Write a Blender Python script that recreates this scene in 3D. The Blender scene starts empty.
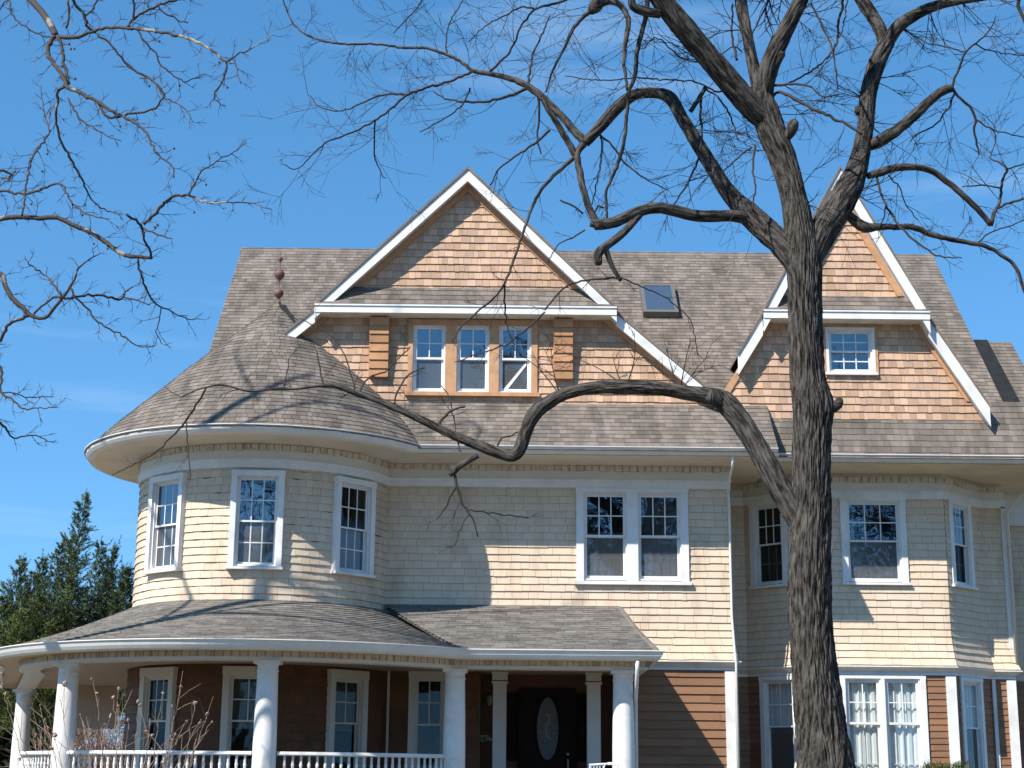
import bpy, math, random
import numpy as np
from mathutils import Vector, Matrix, noise

# ------------------------------------------------------------------ camera, sky, sun
scene = bpy.context.scene
COL = scene.collection
R = math.radians
EYE = np.array((0.0, -34.0, 1.6)); FPX = 1600.0
_p, _w, _r = R(13.9), R(0.3), R(0.5)
_f = np.array((math.sin(_w)*math.cos(_p), math.cos(_w)*math.cos(_p), math.sin(_p)))
_rt = np.cross(_f, (0, 0, 1)); _rt /= np.linalg.norm(_rt); _up = np.cross(_rt, _f)
RT = _rt*math.cos(_r)+_up*math.sin(_r); UP = _up*math.cos(_r)-_rt*math.sin(_r); FW = _f
cam_d = bpy.data.cameras.new('camera'); cam = bpy.data.objects.new('camera', cam_d); COL.objects.link(cam)
cam_d.sensor_width = 36.0; cam_d.lens = 36.0*FPX/1024.0; cam_d.clip_end = 3000
cam.matrix_world = Matrix(((RT[0], UP[0], -FW[0], EYE[0]), (RT[1], UP[1], -FW[1], EYE[1]), (RT[2], UP[2], -FW[2], EYE[2]), (0, 0, 0, 1)))
scene.camera = cam
SUN_AZ, SUN_EL = 46.0, 45.0          # sun stands left of and before the facade
world = bpy.data.worlds.new('World'); scene.world = world; world.use_nodes = True
wn = world.node_tree.nodes; wl = world.node_tree.links
bg = wn['Background']; sky = wn.new('ShaderNodeTexSky'); sky.sky_type = 'NISHITA'; sky.sun_disc = False
sky.sun_elevation = R(SUN_EL); sky.sun_rotation = R(180+SUN_AZ); sky.altitude = 200
sky.air_density = 1.0; sky.dust_density = 0.0; sky.ozone_density = 3.0
stc = wn.new('ShaderNodeTexCoord'); sva = wn.new('ShaderNodeVectorMath'); sva.operation = 'ADD'; sva.inputs[1].default_value = (0, 0, .16)
svn = wn.new('ShaderNodeVectorMath'); svn.operation = 'NORMALIZE'; wl.new(stc.outputs['Generated'], sva.inputs[0]); wl.new(sva.outputs[0], svn.inputs[0]); wl.new(svn.outputs[0], sky.inputs['Vector'])
shs = wn.new('ShaderNodeHueSaturation'); shs.inputs['Saturation'].default_value = 1.22; shs.inputs['Hue'].default_value = .492; wl.new(sky.outputs[0], shs.inputs['Color'])
cmp_ = wn.new('ShaderNodeMapping'); cmp_.inputs['Scale'].default_value = (2.0, 2.0, 19); cmp_.inputs['Location'].default_value = (.35, 0, .0); wl.new(stc.outputs['Generated'], cmp_.inputs['Vector'])
cnz = wn.new('ShaderNodeTexNoise'); cnz.inputs['Scale'].default_value = 1.0; cnz.inputs['Detail'].default_value = 5; cnz.inputs['Roughness'].default_value = .55; wl.new(cmp_.outputs[0], cnz.inputs['Vector'])
crp = wn.new('ShaderNodeMapRange'); crp.inputs['From Min'].default_value = .57; crp.inputs['From Max'].default_value = .80; crp.inputs['To Max'].default_value = .20; wl.new(cnz.outputs['Fac'], crp.inputs['Value'])
cmx = wn.new('ShaderNodeMix'); cmx.data_type = 'RGBA'; cmx.inputs['B'].default_value = (5.2, 6.0, 6.8, 1); wl.new(crp.outputs[0], cmx.inputs['Factor']); wl.new(shs.outputs[0], cmx.inputs['A'])
wl.new(cmx.outputs['Result'], bg.inputs['Color']); bg.inputs['Strength'].default_value = 0.15
sd = bpy.data.lights.new('sun', 'SUN'); sun = bpy.data.objects.new('sun', sd); COL.objects.link(sun)
sd.energy = 4.7; sd.angle = R(0.53); sd.color = (1.0, 0.94, 0.85)
_d = Vector((math.sin(R(SUN_AZ))*math.cos(R(SUN_EL)), math.cos(R(SUN_AZ))*math.cos(R(SUN_EL)), -math.sin(R(SUN_EL))))
sun.rotation_euler = _d.to_track_quat('-Z', 'Y').to_euler(); sun.location = (-20, -30, 40)
vs = scene.view_settings
vs.view_transform = 'Standard'; vs.look = 'None'; vs.exposure = 0.66; vs.gamma = 1.0; vs.use_curve_mapping = False
scene.cycles.max_bounces = 6; scene.cycles.transparent_max_bounces = 12; scene.cycles.caustics_reflective = False; scene.cycles.caustics_refractive = False

def at(x, y, Y):
    d = RT*(x-512)/FPX + UP*(384-y)/FPX + FW
    t = (Y-EYE[1])/d[1]
    return EYE+t*d

# ------------------------------------------------------------------ materials
def mat(name, col, rough=0.7, island=0.0, nscale=None, namt=0.0, bump=0.0, bscale=40.0, hue=0.0, spec=0.3, stretch=(1, 1, 1), col2=None, c2scale=1.0, c2lo=.45, c2hi=.65):
    m = bpy.data.materials.new(name); m.use_nodes = True
    nt = m.node_tree; n = nt.nodes; l = nt.links; b = n['Principled BSDF']
    b.inputs['Roughness'].default_value = rough
    b.inputs['Specular IOR Level'].default_value = spec
    b.inputs['Base Color'].default_value = (*col, 1)
    tc = n.new('ShaderNodeTexCoord'); mp = n.new('ShaderNodeMapping'); mp.inputs['Scale'].default_value = stretch
    l.new(tc.outputs['Object'], mp.inputs['Vector'])
    cur = None
    if col2:
        nz = n.new('ShaderNodeTexNoise'); nz.inputs['Scale'].default_value = c2scale; nz.inputs['Detail'].default_value = 5
        l.new(mp.outputs[0], nz.inputs['Vector'])
        rp = n.new('ShaderNodeMapRange'); rp.inputs['From Min'].default_value = c2lo; rp.inputs['From Max'].default_value = c2hi
        l.new(nz.outputs['Fac'], rp.inputs['Value'])
        mx = n.new('ShaderNodeMix'); mx.data_type = 'RGBA'; mx.inputs['A'].default_value = (*col, 1); mx.inputs['B'].default_value = (*col2, 1)
        l.new(rp.outputs[0], mx.inputs['Factor']); cur = mx.outputs['Result']
    if island or namt or hue:
        hs = n.new('ShaderNodeHueSaturation')
        if cur: l.new(cur, hs.inputs['Color'])
        else: hs.inputs['Color'].default_value = (*col, 1)
        geo = n.new('ShaderNodeNewGeometry')
        val = None
        if island:
            r1 = n.new('ShaderNodeMapRange'); r1.inputs['To Min'].default_value = 1-island; r1.inputs['To Max'].default_value = 1+island
            l.new(geo.outputs['Random Per Island'], r1.inputs['Value']); val = r1.outputs[0]
        if namt:
            nz = n.new('ShaderNodeTexNoise'); nz.inputs['Scale'].default_value = nscale; nz.inputs['Detail'].default_value = 6
            l.new(mp.outputs[0], nz.inputs['Vector'])
            r2 = n.new('ShaderNodeMapRange'); r2.inputs['From Min'].default_value = .3; r2.inputs['From Max'].default_value = .7
            r2.inputs['To Min'].default_value = 1-namt; r2.inputs['To Max'].default_value = 1+namt
            l.new(nz.outputs['Fac'], r2.inputs['Value'])
            if val:
                mm = n.new('ShaderNodeMath'); mm.operation = 'MULTIPLY'; l.new(val, mm.inputs[0]); l.new(r2.outputs[0], mm.inputs[1]); val = mm.outputs[0]
            else: val = r2.outputs[0]
        if val: l.new(val, hs.inputs['Value'])
        if hue:
            wn_ = n.new('ShaderNodeTexWhiteNoise'); wn_.noise_dimensions = '1D'
            l.new(geo.outputs['Random Per Island'], wn_.inputs['W'])
            r3 = n.new('ShaderNodeMapRange'); r3.inputs['To Min'].default_value = .5-hue; r3.inputs['To Max'].default_value = .5+hue
            l.new(wn_.outputs['Value'], r3.inputs['Value']); l.new(r3.outputs[0], hs.inputs['Hue'])
            r4 = n.new('ShaderNodeMapRange'); r4.inputs['To Min'].default_value = 1-hue*12; r4.inputs['To Max'].default_value = 1+hue*8
            l.new(wn_.outputs['Value'], r4.inputs['Value']); l.new(r4.outputs[0], hs.inputs['Saturation'])
        cur = hs.outputs[0]
    if cur: l.new(cur, b.inputs['Base Color'])
    if bump:
        nb = n.new('ShaderNodeTexNoise'); nb.inputs['Scale'].default_value = bscale; nb.inputs['Detail'].default_value = 4
        l.new(mp.outputs[0], nb.inputs['Vector'])
        bp = n.new('ShaderNodeBump'); bp.inputs['Strength'].default_value = bump; bp.inputs['Distance'].default_value = 0.02
        l.new(nb.outputs['Fac'], bp.inputs['Height']); l.new(bp.outputs[0], b.inputs['Normal'])
    return m

def glass(name, gloss, tint, diff=0.0, dcol=(.1, .1, .1), wav=0.003):
    m = bpy.data.materials.new(name); m.use_nodes = True
    nt = m.node_tree; n = nt.nodes; l = nt.links; n.remove(n['Principled BSDF']); out = n['Material Output']
    tr = n.new('ShaderNodeBsdfTransparent'); tr.inputs[0].default_value = (*tint, 1)
    gl = n.new('ShaderNodeBsdfGlossy'); gl.inputs['Roughness'].default_value = 0.01; gl.inputs['Color'].default_value = (.9, .95, 1, 1)
    tc = n.new('ShaderNodeTexCoord'); nz = n.new('ShaderNodeTexNoise'); nz.inputs['Scale'].default_value = 2.2; nz.inputs['Detail'].default_value = 1
    l.new(tc.outputs['Object'], nz.inputs['Vector'])
    bp = n.new('ShaderNodeBump'); bp.inputs['Strength'].default_value = 1.0; bp.inputs['Distance'].default_value = wav
    l.new(nz.outputs['Fac'], bp.inputs['Height']); l.new(bp.outputs[0], gl.inputs['Normal'])
    cur = tr.outputs[0]
    if diff:
        df = n.new('ShaderNodeBsdfDiffuse'); df.inputs[0].default_value = (*dcol, 1)
        mx = n.new('ShaderNodeMixShader'); mx.inputs[0].default_value = diff
        l.new(cur, mx.inputs[1]); l.new(df.outputs[0], mx.inputs[2]); cur = mx.outputs[0]
    m2 = n.new('ShaderNodeMixShader'); m2.inputs[0].default_value = gloss+.04; l.new(cur, m2.inputs[1]); l.new(gl.outputs[0], m2.inputs[2])
    l.new(m2.outputs[0], out.inputs[0])
    return m

M = {}
M['under'] = mat('weathered_underlay', (.13, .10, .075), .9)
M['cream'] = mat('cream_shingle_paint', (.65, .52, .385), .75, island=.05, nscale=5, namt=.05, bump=.35, bscale=60, hue=.002, stretch=(1, 1, .35), col2=(.50, .375, .265), c2scale=1.6, c2lo=.50, c2hi=.74)
M['cedar'] = mat('cedar_shingle', (.50, .325, .215), .7, island=.22, nscale=2.0, namt=.12, bump=.4, bscale=70, hue=.006, stretch=(1, 1, .3))
M['cedar_dark'] = mat('aged_cedar_shingle', (.40, .205, .10), .7, island=.22, nscale=3, namt=.15, bump=.4, bscale=70)
M['cedar_board'] = mat('cedar_board', (.50, .28, .15), .7, nscale=6, namt=.15, bump=.2, bscale=50)
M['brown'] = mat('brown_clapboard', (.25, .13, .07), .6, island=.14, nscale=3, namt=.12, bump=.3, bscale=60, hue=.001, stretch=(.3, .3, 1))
M['brown_dark'] = mat('dark_stained_clapboard', (.15, .07, .036), .6, island=.15, nscale=3, namt=.12, bump=.3, bscale=60)  # same brown clapboard, darkened in colour to stand for shade under the porch
M['pane_clear'] = glass('clear_window_glass', .01, (.9, .92, .92))
M['sheer'] = mat('sheer_curtain', (.80, .80, .78), .9, nscale=8, namt=.04)
M['roof'] = mat('roof_shingle', (.205, .172, .144), .95, island=.24, nscale=.9, namt=.10, stretch=(2.2, .5, .5), col2=(.145, .124, .105), c2scale=1.6, c2lo=.42, c2hi=.66, bump=.5, bscale=140, hue=.008, spec=.15)
M['roof_old'] = mat('porch_roof_shingle', (.19, .172, .152), .95, island=.28, nscale=1.6, namt=.25, stretch=(1, 2.5, 1), bump=.5, bscale=140, hue=.005, spec=.15)
M['white'] = mat('white_paint', (.74, .735, .715), .55, nscale=7, namt=.05, col2=(.60, .58, .54), c2scale=1.8, c2lo=.52, c2hi=.78, bump=.08, bscale=30)
M['trim'] = mat('cream_white_trim', (.70, .675, .62), .55, nscale=2.2, namt=.06, bump=.1, bscale=30)
M['frieze'] = mat('stained_frieze', (.64, .575, .49), .7, island=.06, col2=(.44, .36, .28), c2scale=3.2, c2lo=.47, c2hi=.68, stretch=(3, 3, .8), bump=.2)
M['soffit'] = mat('soffit_boards', (.66, .60, .50), .7, nscale=1.5, namt=.1)
M['gutter'] = mat('gutter_metal', (.72, .71, .68), .5, nscale=3, namt=.07, spec=.25)
M['porchwall'] = mat('porch_ceiling_paint', (.55, .43, .33), .7, nscale=2, namt=.08)
M['door'] = mat('dark_door_wood', (.018, .011, .009), .5, nscale=5, namt=.2, spec=.1)
M['interior'] = mat('dim_interior', (.10, .09, .08), .9)
M['curtain'] = mat('curtain_cloth', (.62, .60, .55), .9, nscale=8, namt=.06)
M['dark_curtain'] = mat('dark_curtain_cloth', (.22, .20, .18), .9, nscale=8, namt=.1)
M['balloon'] = mat('bunched_lining', (.45, .52, .62), .8, nscale=9, namt=.25)
M['pane'] = glass('window_glass', .13, (.55, .6, .62))
M['skypane'] = glass('skylight_glass', .30, (.5, .55, .6), .35, (.16, .19, .21))
M['pane_dim'] = glass('dim_window_glass', -.02, (.6, .62, .62))
M['screen'] = glass('screened_glass', .03, (.62, .64, .66), .30, (.22, .23, .23))
M['rust'] = mat('rusted_iron', (.16, .085, .07), .6, nscale=12, namt=.3)
M['flash'] = mat('lead_flashing', (.022, .024, .026), .9, nscale=5, namt=.2, spec=.1)  # valley flashing, and the painted shade strip on the wing roof
M['skyframe'] = mat('skylight_frame_metal', (.13, .12, .11), .45, spec=.5)
M['floor'] = mat('porch_floor_paint', (.14, .14, .14), .6)
M['stone'] = mat('foundation_stone', (.30, .28, .26), .9, nscale=4, namt=.2, bump=.6, bscale=12)
M['iron'] = mat('white_iron', (.75, .75, .75), .5)
M['leaded'] = mat('leaded_glass', (.09, .10, .10), .3, nscale=25, namt=.5, spec=.6, bump=.6, bscale=40)
M['brass'] = mat('dull_brass', (.5, .45, .36), .35, spec=.6)

# ------------------------------------------------------------------ mesh helpers
class MB:
    def __init__(s): s.v = []; s.f = []; s.uv = None; s.under = 0
    def quad(s, a, b, c, d):
        i = len(s.v); s.v += [tuple(a), tuple(b), tuple(c), tuple(d)]; s.f.append((i, i+1, i+2, i+3))
    def poly(s, pts):
        i = len(s.v); s.v += [tuple(p) for p in pts]; s.f.append(tuple(range(i, i+len(pts))))
    def hexa(s, p):     # 8 points: 0-3 one face loop, 4-7 the opposite loop
        i = len(s.v); s.v += [tuple(q) for q in p]
        for f in ((3, 2, 1, 0), (4, 5, 6, 7), (0, 1, 5, 4), (1, 2, 6, 5), (2, 3, 7, 6), (3, 0, 4, 7)): s.f.append(tuple(i+k for k in f))
    def box(s, x0, x1, y0, y1, z0, z1, T=None):
        p = [(x0, y0, z0), (x1, y0, z0), (x1, y1, z0), (x0, y1, z0), (x0, y0, z1), (x1, y0, z1), (x1, y1, z1), (x0, y1, z1)]
        if T: p = [T(*q) for q in p]
        s.hexa(p)
    def build(s, name, m, parent=None, smooth=False):
        me = bpy.data.meshes.new(name); me.from_pydata(s.v, [], s.f); me.update()
        mats = m if isinstance(m, (list, tuple)) else [m]
        for q in mats: me.materials.append(q)
        if s.under:
            me.materials.append(M['under'])
            for k in range(s.under): me.polygons[k].material_index = len(mats)
        if smooth: me.shade_smooth()
        if s.uv is not None:
            ly = me.uv_layers.new(name='uv'); li = np.empty(len(me.loops), dtype=np.int32); me.loops.foreach_get('vertex_index', li)
            ly.data.foreach_set('uv', np.asarray(s.uv, dtype=np.float32)[li].ravel())
        o = bpy.data.objects.new(name, me); COL.objects.link(o)
        if parent:
            o.parent = parent
            if parent.type == 'EMPTY': o.matrix_parent_inverse = Matrix.Translation(-Vector(parent.location))
        return o

def tag(o, label=None, cat=None, group=None, kind=None):
    if label: o['label'] = label
    if cat: o['category'] = cat
    if group: o['group'] = group
    if kind: o['kind'] = kind
    return o
def empty(name, loc, label, cat, group=None):
    o = bpy.data.objects.new(name, None); COL.objects.link(o); o.location = loc; o.empty_display_size = .3
    return tag(o, label, cat, group)

def clip(poly, conv):
    out = poly
    n = len(conv)
    for i in range(n):
        ax, ay = conv[i]; bx, by = conv[(i+1) % n]
        inp = out; out = []
        if not inp: return []
        for j in range(len(inp)):
            p = inp[j]; q = inp[(j+1) % len(inp)]
            sp = (bx-ax)*(p[1]-ay)-(by-ay)*(p[0]-ax); sq = (bx-ax)*(q[1]-ay)-(by-ay)*(q[0]-ax)
            if sp >= 0: out.append(p)
            if (sp >= 0) != (sq >= 0):
                t = sp/(sp-sq); out.append((p[0]+t*(q[0]-p[0]), p[1]+t*(q[1]-p[1])))
    return out

def shingles(mb, polys, mapf, h, wr, th, rng, gap=.0045, jit=.012, seg=None, vbase=0.0):
    """wedge-shaped shingles in courses, clipped to convex polygons (u,v); mapf(u,v,n)->xyz"""
    for pg in polys:
        u0 = min(p[0] for p in pg); u1 = max(p[0] for p in pg); v0 = min(p[1] for p in pg); v1 = max(p[1] for p in pg)
        if u1-u0 < 1e-4 or v1-v0 < 1e-4: continue
        k0 = math.floor((v0-vbase)/h+1e-6); k1 = math.ceil((v1-vbase)/h-1e-6)
        for k in range(k0, k1):
            b = vbase+k*h; t = b+h*1.0
            u = u0-rng.uniform(0, wr[1])
            while u < u1:
                w = rng.uniform(*wr)
                jb = rng.uniform(0, jit)
                q = clip([(u+gap/2, b-jb), (u+w-gap/2, b-jb), (u+w-gap/2, t), (u+gap/2, t)], pg)
                u += w
                if len(q) < 3: continue
                nn = lambda v: .003+th*min(1.0, max(0, (t-v)/h))
                lift = rng.uniform(0, th*.25)
                mb.poly([mapf(a, c, nn(c)+lift*(1-(c-b)/h)) for a, c in q])
                lo = min(c for a, c in q); bot = [p for p in q if abs(p[1]-lo) < 1e-5]
                if len(bot) >= 2:
                    a0 = min(p[0] for p in bot); a1 = max(p[0] for p in bot)
                    i = len(mb.v)
                    mb.v += [tuple(mapf(a0, lo, -.004)), tuple(mapf(a1, lo, -.004)), tuple(mapf(a1, lo, nn(lo)+lift)), tuple(mapf(a0, lo, nn(lo)+lift))]
                    mb.f.append((i, i+1, i+2, i+3))

def wallmap(p0, p1, flare=None, kL=0.0, kR=0.0, off=0.0):
    x0, y0 = p0; x1, y1 = p1; L = math.hypot(x1-x0, y1-y0); ux, uy = (x1-x0)/L, (y1-y0)/L; nx, ny = uy, -ux
    def f(u, v, n):
        e = off+(flare(v) if flare else 0.0)
        t = u/L; uu = u+e*(-kL*(1-t)+kR*t)
        q = n+e
        return (x0+ux*uu+nx*q, y0+uy*uu+ny*q, v)
    return f, L
def cylmap(cx, cy, r, flare=None):
    def f(u, v, n):
        a = u/r; q = r+n+(flare(v) if flare else 0.0)
        return (cx+q*math.sin(a), cy-q*math.cos(a), v)
    return f
def with_holes(u0, u1, z0, z1, holes, step=None):
    """rect minus holes (uc,w,zb,zt) as convex rects"""
    out = []; cuts = [u0]
    for uc, w, zb, zt in sorted(holes):
        a, b = uc-w/2, uc+w/2
        out.append((cuts[-1], a, z0, z1)); out.append((a, b, z0, zb)); out.append((a, b, zt, z1)); cuts.append(b)
    out.append((cuts[-1], u1, z0, z1))
    res = []
    for a, b, c, d in out:
        if b-a < 1e-3 or d-c < 1e-3: continue
        res.append([(a, c), (b, c), (b, d), (a, d)])
    return res
def backing(mb, polys, mapf, du=None):
    for pg in polys:
        if du:
            a = min(p[0] for p in pg); b = max(p[0] for p in pg); c = min(p[1] for p in pg); d = max(p[1] for p in pg)
            n = max(1, int((b-a)/du)); m = max(1, int((d-c)/.25))
            for i in range(n):
                for j in range(m):
                    ua, ub = a+(b-a)*i/n, a+(b-a)*(i+1)/n; va, vb = c+(d-c)*j/m, c+(d-c)*(j+1)/m
                    mb.poly([mapf(ua, va, 0), mapf(ub, va, 0), mapf(ub, vb, 0), mapf(ua, vb, 0)])
        else: mb.poly([mapf(a, c, 0) for a, c in pg])
    mb.under = len(mb.f)

def sweep(mb, path, prof, closed=True, caps=True):
    """prof points (n,z) swept along a plan polyline; n points to the right-hand outside (dy,-dx)"""
    P_ = [np.array(p[:2], float) for p in path]; zz = [p[2] if len(p) > 2 else 0.0 for p in path]; N = len(P_); ns = []
    for i in range(N):
        ts = []
        if i > 0: d = P_[i]-P_[i-1]; ts.append(d/np.linalg.norm(d))
        if i < N-1: d = P_[i+1]-P_[i]; ts.append(d/np.linalg.norm(d))
        nn = [np.array((t[1], -t[0])) for t in ts]
        if len(nn) == 1: ns.append(nn[0])
        else:
            s = nn[0]+nn[1]; s /= np.linalg.norm(s); ns.append(s/max(.35, float(s@nn[0])))
    base = len(mb.v); m = len(prof)
    for i in range(N):
        for (n, z) in prof: mb.v.append((P_[i][0]+ns[i][0]*n, P_[i][1]+ns[i][1]*n, z+zz[i]))
    for i in range(N-1):
        for j in range(m if closed else m-1):
            a = base+i*m+j; b = base+i*m+(j+1) % m; mb.f.append((a, b, b+m, a+m))
    if caps and closed:
        mb.f.append(tuple(base+j for j in range(m))); mb.f.append(tuple(base+(N-1)*m+j for j in reversed(range(m))))
def arc(cx, cy, r, a0, a1, n):
    return [(cx+r*math.sin(R(a0+(a1-a0)*i/n)), cy-r*math.cos(R(a0+(a1-a0)*i/n))) for i in range(n+1)]
def tube_pts(mb, pts, r, sides=8, cap=True):
    pts = [np.array(p, float) for p in pts]; base = len(mb.v); ref = np.array((.3, .2, .93))
    rr = r if isinstance(r, (list, tuple, np.ndarray)) else [r]*len(pts)
    for i, p in enumerate(pts):
        d = pts[min(i+1, len(pts)-1)]-pts[max(i-1, 0)]; d /= (np.linalg.norm(d)+1e-9)
        a = np.cross(d, ref); 
        if np.linalg.norm(a) < .05: a = np.cross(d, (1, 0, 0))
        a /= np.linalg.norm(a); b = np.cross(d, a)
        for k in range(sides):
            t = 2*math.pi*k/sides; mb.v.append(tuple(p+rr[i]*(a*math.cos(t)+b*math.sin(t))))
    for i in range(len(pts)-1):
        for k in range(sides):
            k2 = (k+1) % sides; mb.f.append((base+i*sides+k, base+i*sides+k2, base+(i+1)*sides+k2, base+(i+1)*sides+k))
    if cap:
        mb.f.append(tuple(base+k for k in reversed(range(sides)))); e = base+(len(pts)-1)*sides; mb.f.append(tuple(e+k for k in range(sides)))
def lathe(mb, cx, cy, prof, sides=24):
    base = len(mb.v); n = len(prof)
    for r, z in prof:
        for k in range(sides): mb.v.append((cx+r*math.cos(2*math.pi*k/sides), cy+r*math.sin(2*math.pi*k/sides), z))
    for i in range(n-1):
        for k in range(sides):
            k2 = (k+1) % sides; mb.f.append((base+i*sides+k, base+i*sides+k2, base+(i+1)*sides+k2, base+(i+1)*sides+k))

# ------------------------------------------------------------------ ground
g = MB(); g.quad((-400, -400, -.02), (400, -400, -.02), (400, 600, -.02), (-400, 600, -.02))
tag(g.build('lawn', mat('lawn_grass', (.14, .118, .07), .9, nscale=3, namt=.3, bump=.8, bscale=80)), kind='structure')
g = MB(); g.quad((-300, -46, -.016+.004), (300, -46, -.012), (300, -37.5, -.012), (-300, -37.5, -.012))
tag(g.build('road', mat('asphalt', (.05, .05, .052), .9, nscale=5, namt=.2, bump=.5, bscale=150)), kind='structure')
g = MB(); g.box(-300, 300, -37.5, -37.3, -.1, .12); tag(g.build('kerb', M['stone']), kind='structure')
mc = mat('concrete', (.36, .35, .33), .9, nscale=3, namt=.12, bump=.3, bscale=90)
g = MB(); g.box(-300, 300, -35.2, -33.2, -.1, .03); tag(g.build('pavement', mc), kind='structure')
g = MB(); g.box(.1, 1.9, -33.196, -5.6, -.1, .026); tag(g.build('front_path', mc), kind='structure')

# ================================================================== THE HOUSE
house = empty('shingle_house', (0, 0, 0), 'large shingled house with a round turret, two gables and a white-columned porch', 'house')
TX, TY, TR, TE = -5.13, .8, 2.77, 3.88       # turret: centre, wall radius, eave radius
ZS = 8.2                                      # soffit
SL = 1.03; EY, EZ = -1.2, 8.36                # main roof pitch and eave
zroof = lambda Y: EZ+SL*(Y-EY)
RIDGE_Y = 5.0; RIDGE_Z = zroof(RIDGE_Y)
XL, XR = -6.74, 10.96
rng = random.Random(5)

def flare2(v):
    t = min(1, max(0, (4.95-v)/.95)); return .16*t*t

def window(O, U, N, w, zb, zt, cas=.13, head=.15, cols=3, rows=2, lower=(0, 0), low='screen', up='pane', curt='curtain', cmat='curtain', fmat='white', sill=True, casing=True, depth=.055, tape=False, front=True, cas_mat=None, meet=None):
    """double-hung window; O = plan point on the wall, w/zb/zt = opening between the casings"""
    ux, uy = U; nx, ny = N
    def T(a, n, z): return (O[0]+ux*a+nx*n, O[1]+uy*a+ny*n, z)
    B = lambda mb, a0, a1, n0, n1, z0, z1: mb.box(a0, a1, n0, n1, z0, z1, T)
    h = w/2; zm = meet if meet else (zb+zt)/2
    mb = MB()
    if casing:
        B(mb, -h-cas, -h, -.06, depth, zb-.02, zt); B(mb, h, h+cas, -.06, depth, zb-.02, zt)
        B(mb, -h-cas-.01, h+cas+.01, -.06, depth+.008, zt, zt+head)
    # inner stop frame
    B(mb, -h, -h+.035, -.14, .022, zb, zt); B(mb, h-.035, h, -.14, .022, zb, zt); B(mb, -h+.035, h-.035, -.14, .022, zt-.035, zt)
    B(mb, -h+.035, h-.035, -.14, .015, zb-.0, zb+.03)
    win = mb.build('window', M[cas_mat or fmat], house)
    if sill:
        s = MB(); B(s, -h-cas-.03, h+cas+.03, -.05, depth+.045, zb-.075, zb-.022); s.build('sill', M[cas_mat or fmat], win)
    g0 = h-.035
    for which in (0, 1):
        z0, z1 = ((zm-.02, zt-.035) if which == 0 else (zb+.03, zm+.02)); n0 = -.035 if which == 0 else -.085
        s = MB(); rail = .05 if not casing else .037
        B(s, -g0, -g0+rail, n0-.018, n0+.018, z0, z1); B(s, g0-rail, g0, n0-.018, n0+.018, z0, z1)
        B(s, -g0+rail, g0-rail, n0-.018, n0+.018, z1-rail, z1); B(s, -g0+rail, g0-rail, n0-.018, n0+.018, z0, z0+rail*(1.0 if which == 0 else 1.4))
        c, r = ((cols, rows) if which == 0 else lower)
        mn = -.006 if which == 0 else (.008 if front else -.03)
        for i in range(1, c):
            a = -g0+rail+(2*g0-2*rail)*i/c; B(s, a-.012, a+.012, n0-.008+mn, n0+.01+mn, z0+rail, z1-rail)
        for j in range(1, r):
            z = z0+rail+(z1-z0-2*rail)*j/r; B(s, -g0+rail, g0-rail, n0-.009+mn, n0+.009+mn, z-.012, z+.012)
        s.build('sash', M[fmat if fmat != 'cedar_board' else 'white'], win)
        p = MB(); pn = n0-.002 if which == 0 else n0+.012
        B(p, -g0+rail, g0-rail, pn-.0015, pn+.0015, z0+rail, z1-rail)
        p.build('pane', M[up if which == 0 else low], win)
        if tape and which == 1:
            t = MB(); a0, a1 = -g0+rail+.02, g0-rail-.02
            t.hexa([T(a0, n0+.013, z0+.06), T(a0+.09, n0+.016, z0+.06), T(a1, n0+.016, z1-.14), T(a1, n0+.016, z1-.06), T(a0, n0+.02, z0+.06), T(a0+.09, n0+.02, z0+.06), T(a1, n0+.02, z1-.14), T(a1, n0+.02, z1-.06)])
            t.build('paper_strip', M['white'], win)
    if curt:
        c = MB(); n_ = 48; ph = rng.uniform(0, 6)
        spans = {'curtain': [(-h, h, zb, zt)], 'lower': [(-h, h, zb, zm+.1)], 'sides': [(-h, -h*.35, zb, zt), (h*.35, h, zb, zt)], 'upper': [(-h, h, zm-.15, zt)]}[curt]
        for a0, a1, z0, z1 in spans:
            b = len(c.v)
            for i in range(n_+1):
                a = a0+(a1-a0)*i/n_; d = -.15+.022*math.sin(a*42+ph)+.012*math.sin(a*91+2*ph)
                c.v += [T(a, d, z0), T(a, d*1.0-.004, z1)]
            for i in range(n_): c.f.append((b+2*i, b+2*i+2, b+2*i+3, b+2*i+1))
        c.build('curtain', M[cmat], win, smooth=True)
    r_ = MB(); D = -.9     # dim room behind the glass
    r_.quad(T(-h-.1, D, zb-.2), T(h+.1, D, zb-.2), T(h+.1, D, zt+.1), T(-h-.1, D, zt+.1))
    r_.quad(T(-h-.1, D, zb-.2), T(-h-.1, -.14, zb-.2), T(-h-.1, -.14, zt+.1), T(-h-.1, D, zt+.1)); r_.quad(T(h+.1, D, zb-.2), T(h+.1, -.14, zb-.2), T(h+.1, -.14, zt+.1), T(h+.1, D, zt+.1))
    r_.quad(T(-h-.1, D, zt+.1), T(h+.1, D, zt+.1), T(h+.1, -.14, zt+.1), T(-h-.1, -.14, zt+.1)); r_.quad(T(-h-.1, D, zb-.2), T(h+.1, D, zb-.2), T(h+.1, -.14, zb-.2), T(-h-.1, -.14, zb-.2))
    r_.build('room_recess', M['interior'], win)
    return win

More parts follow.
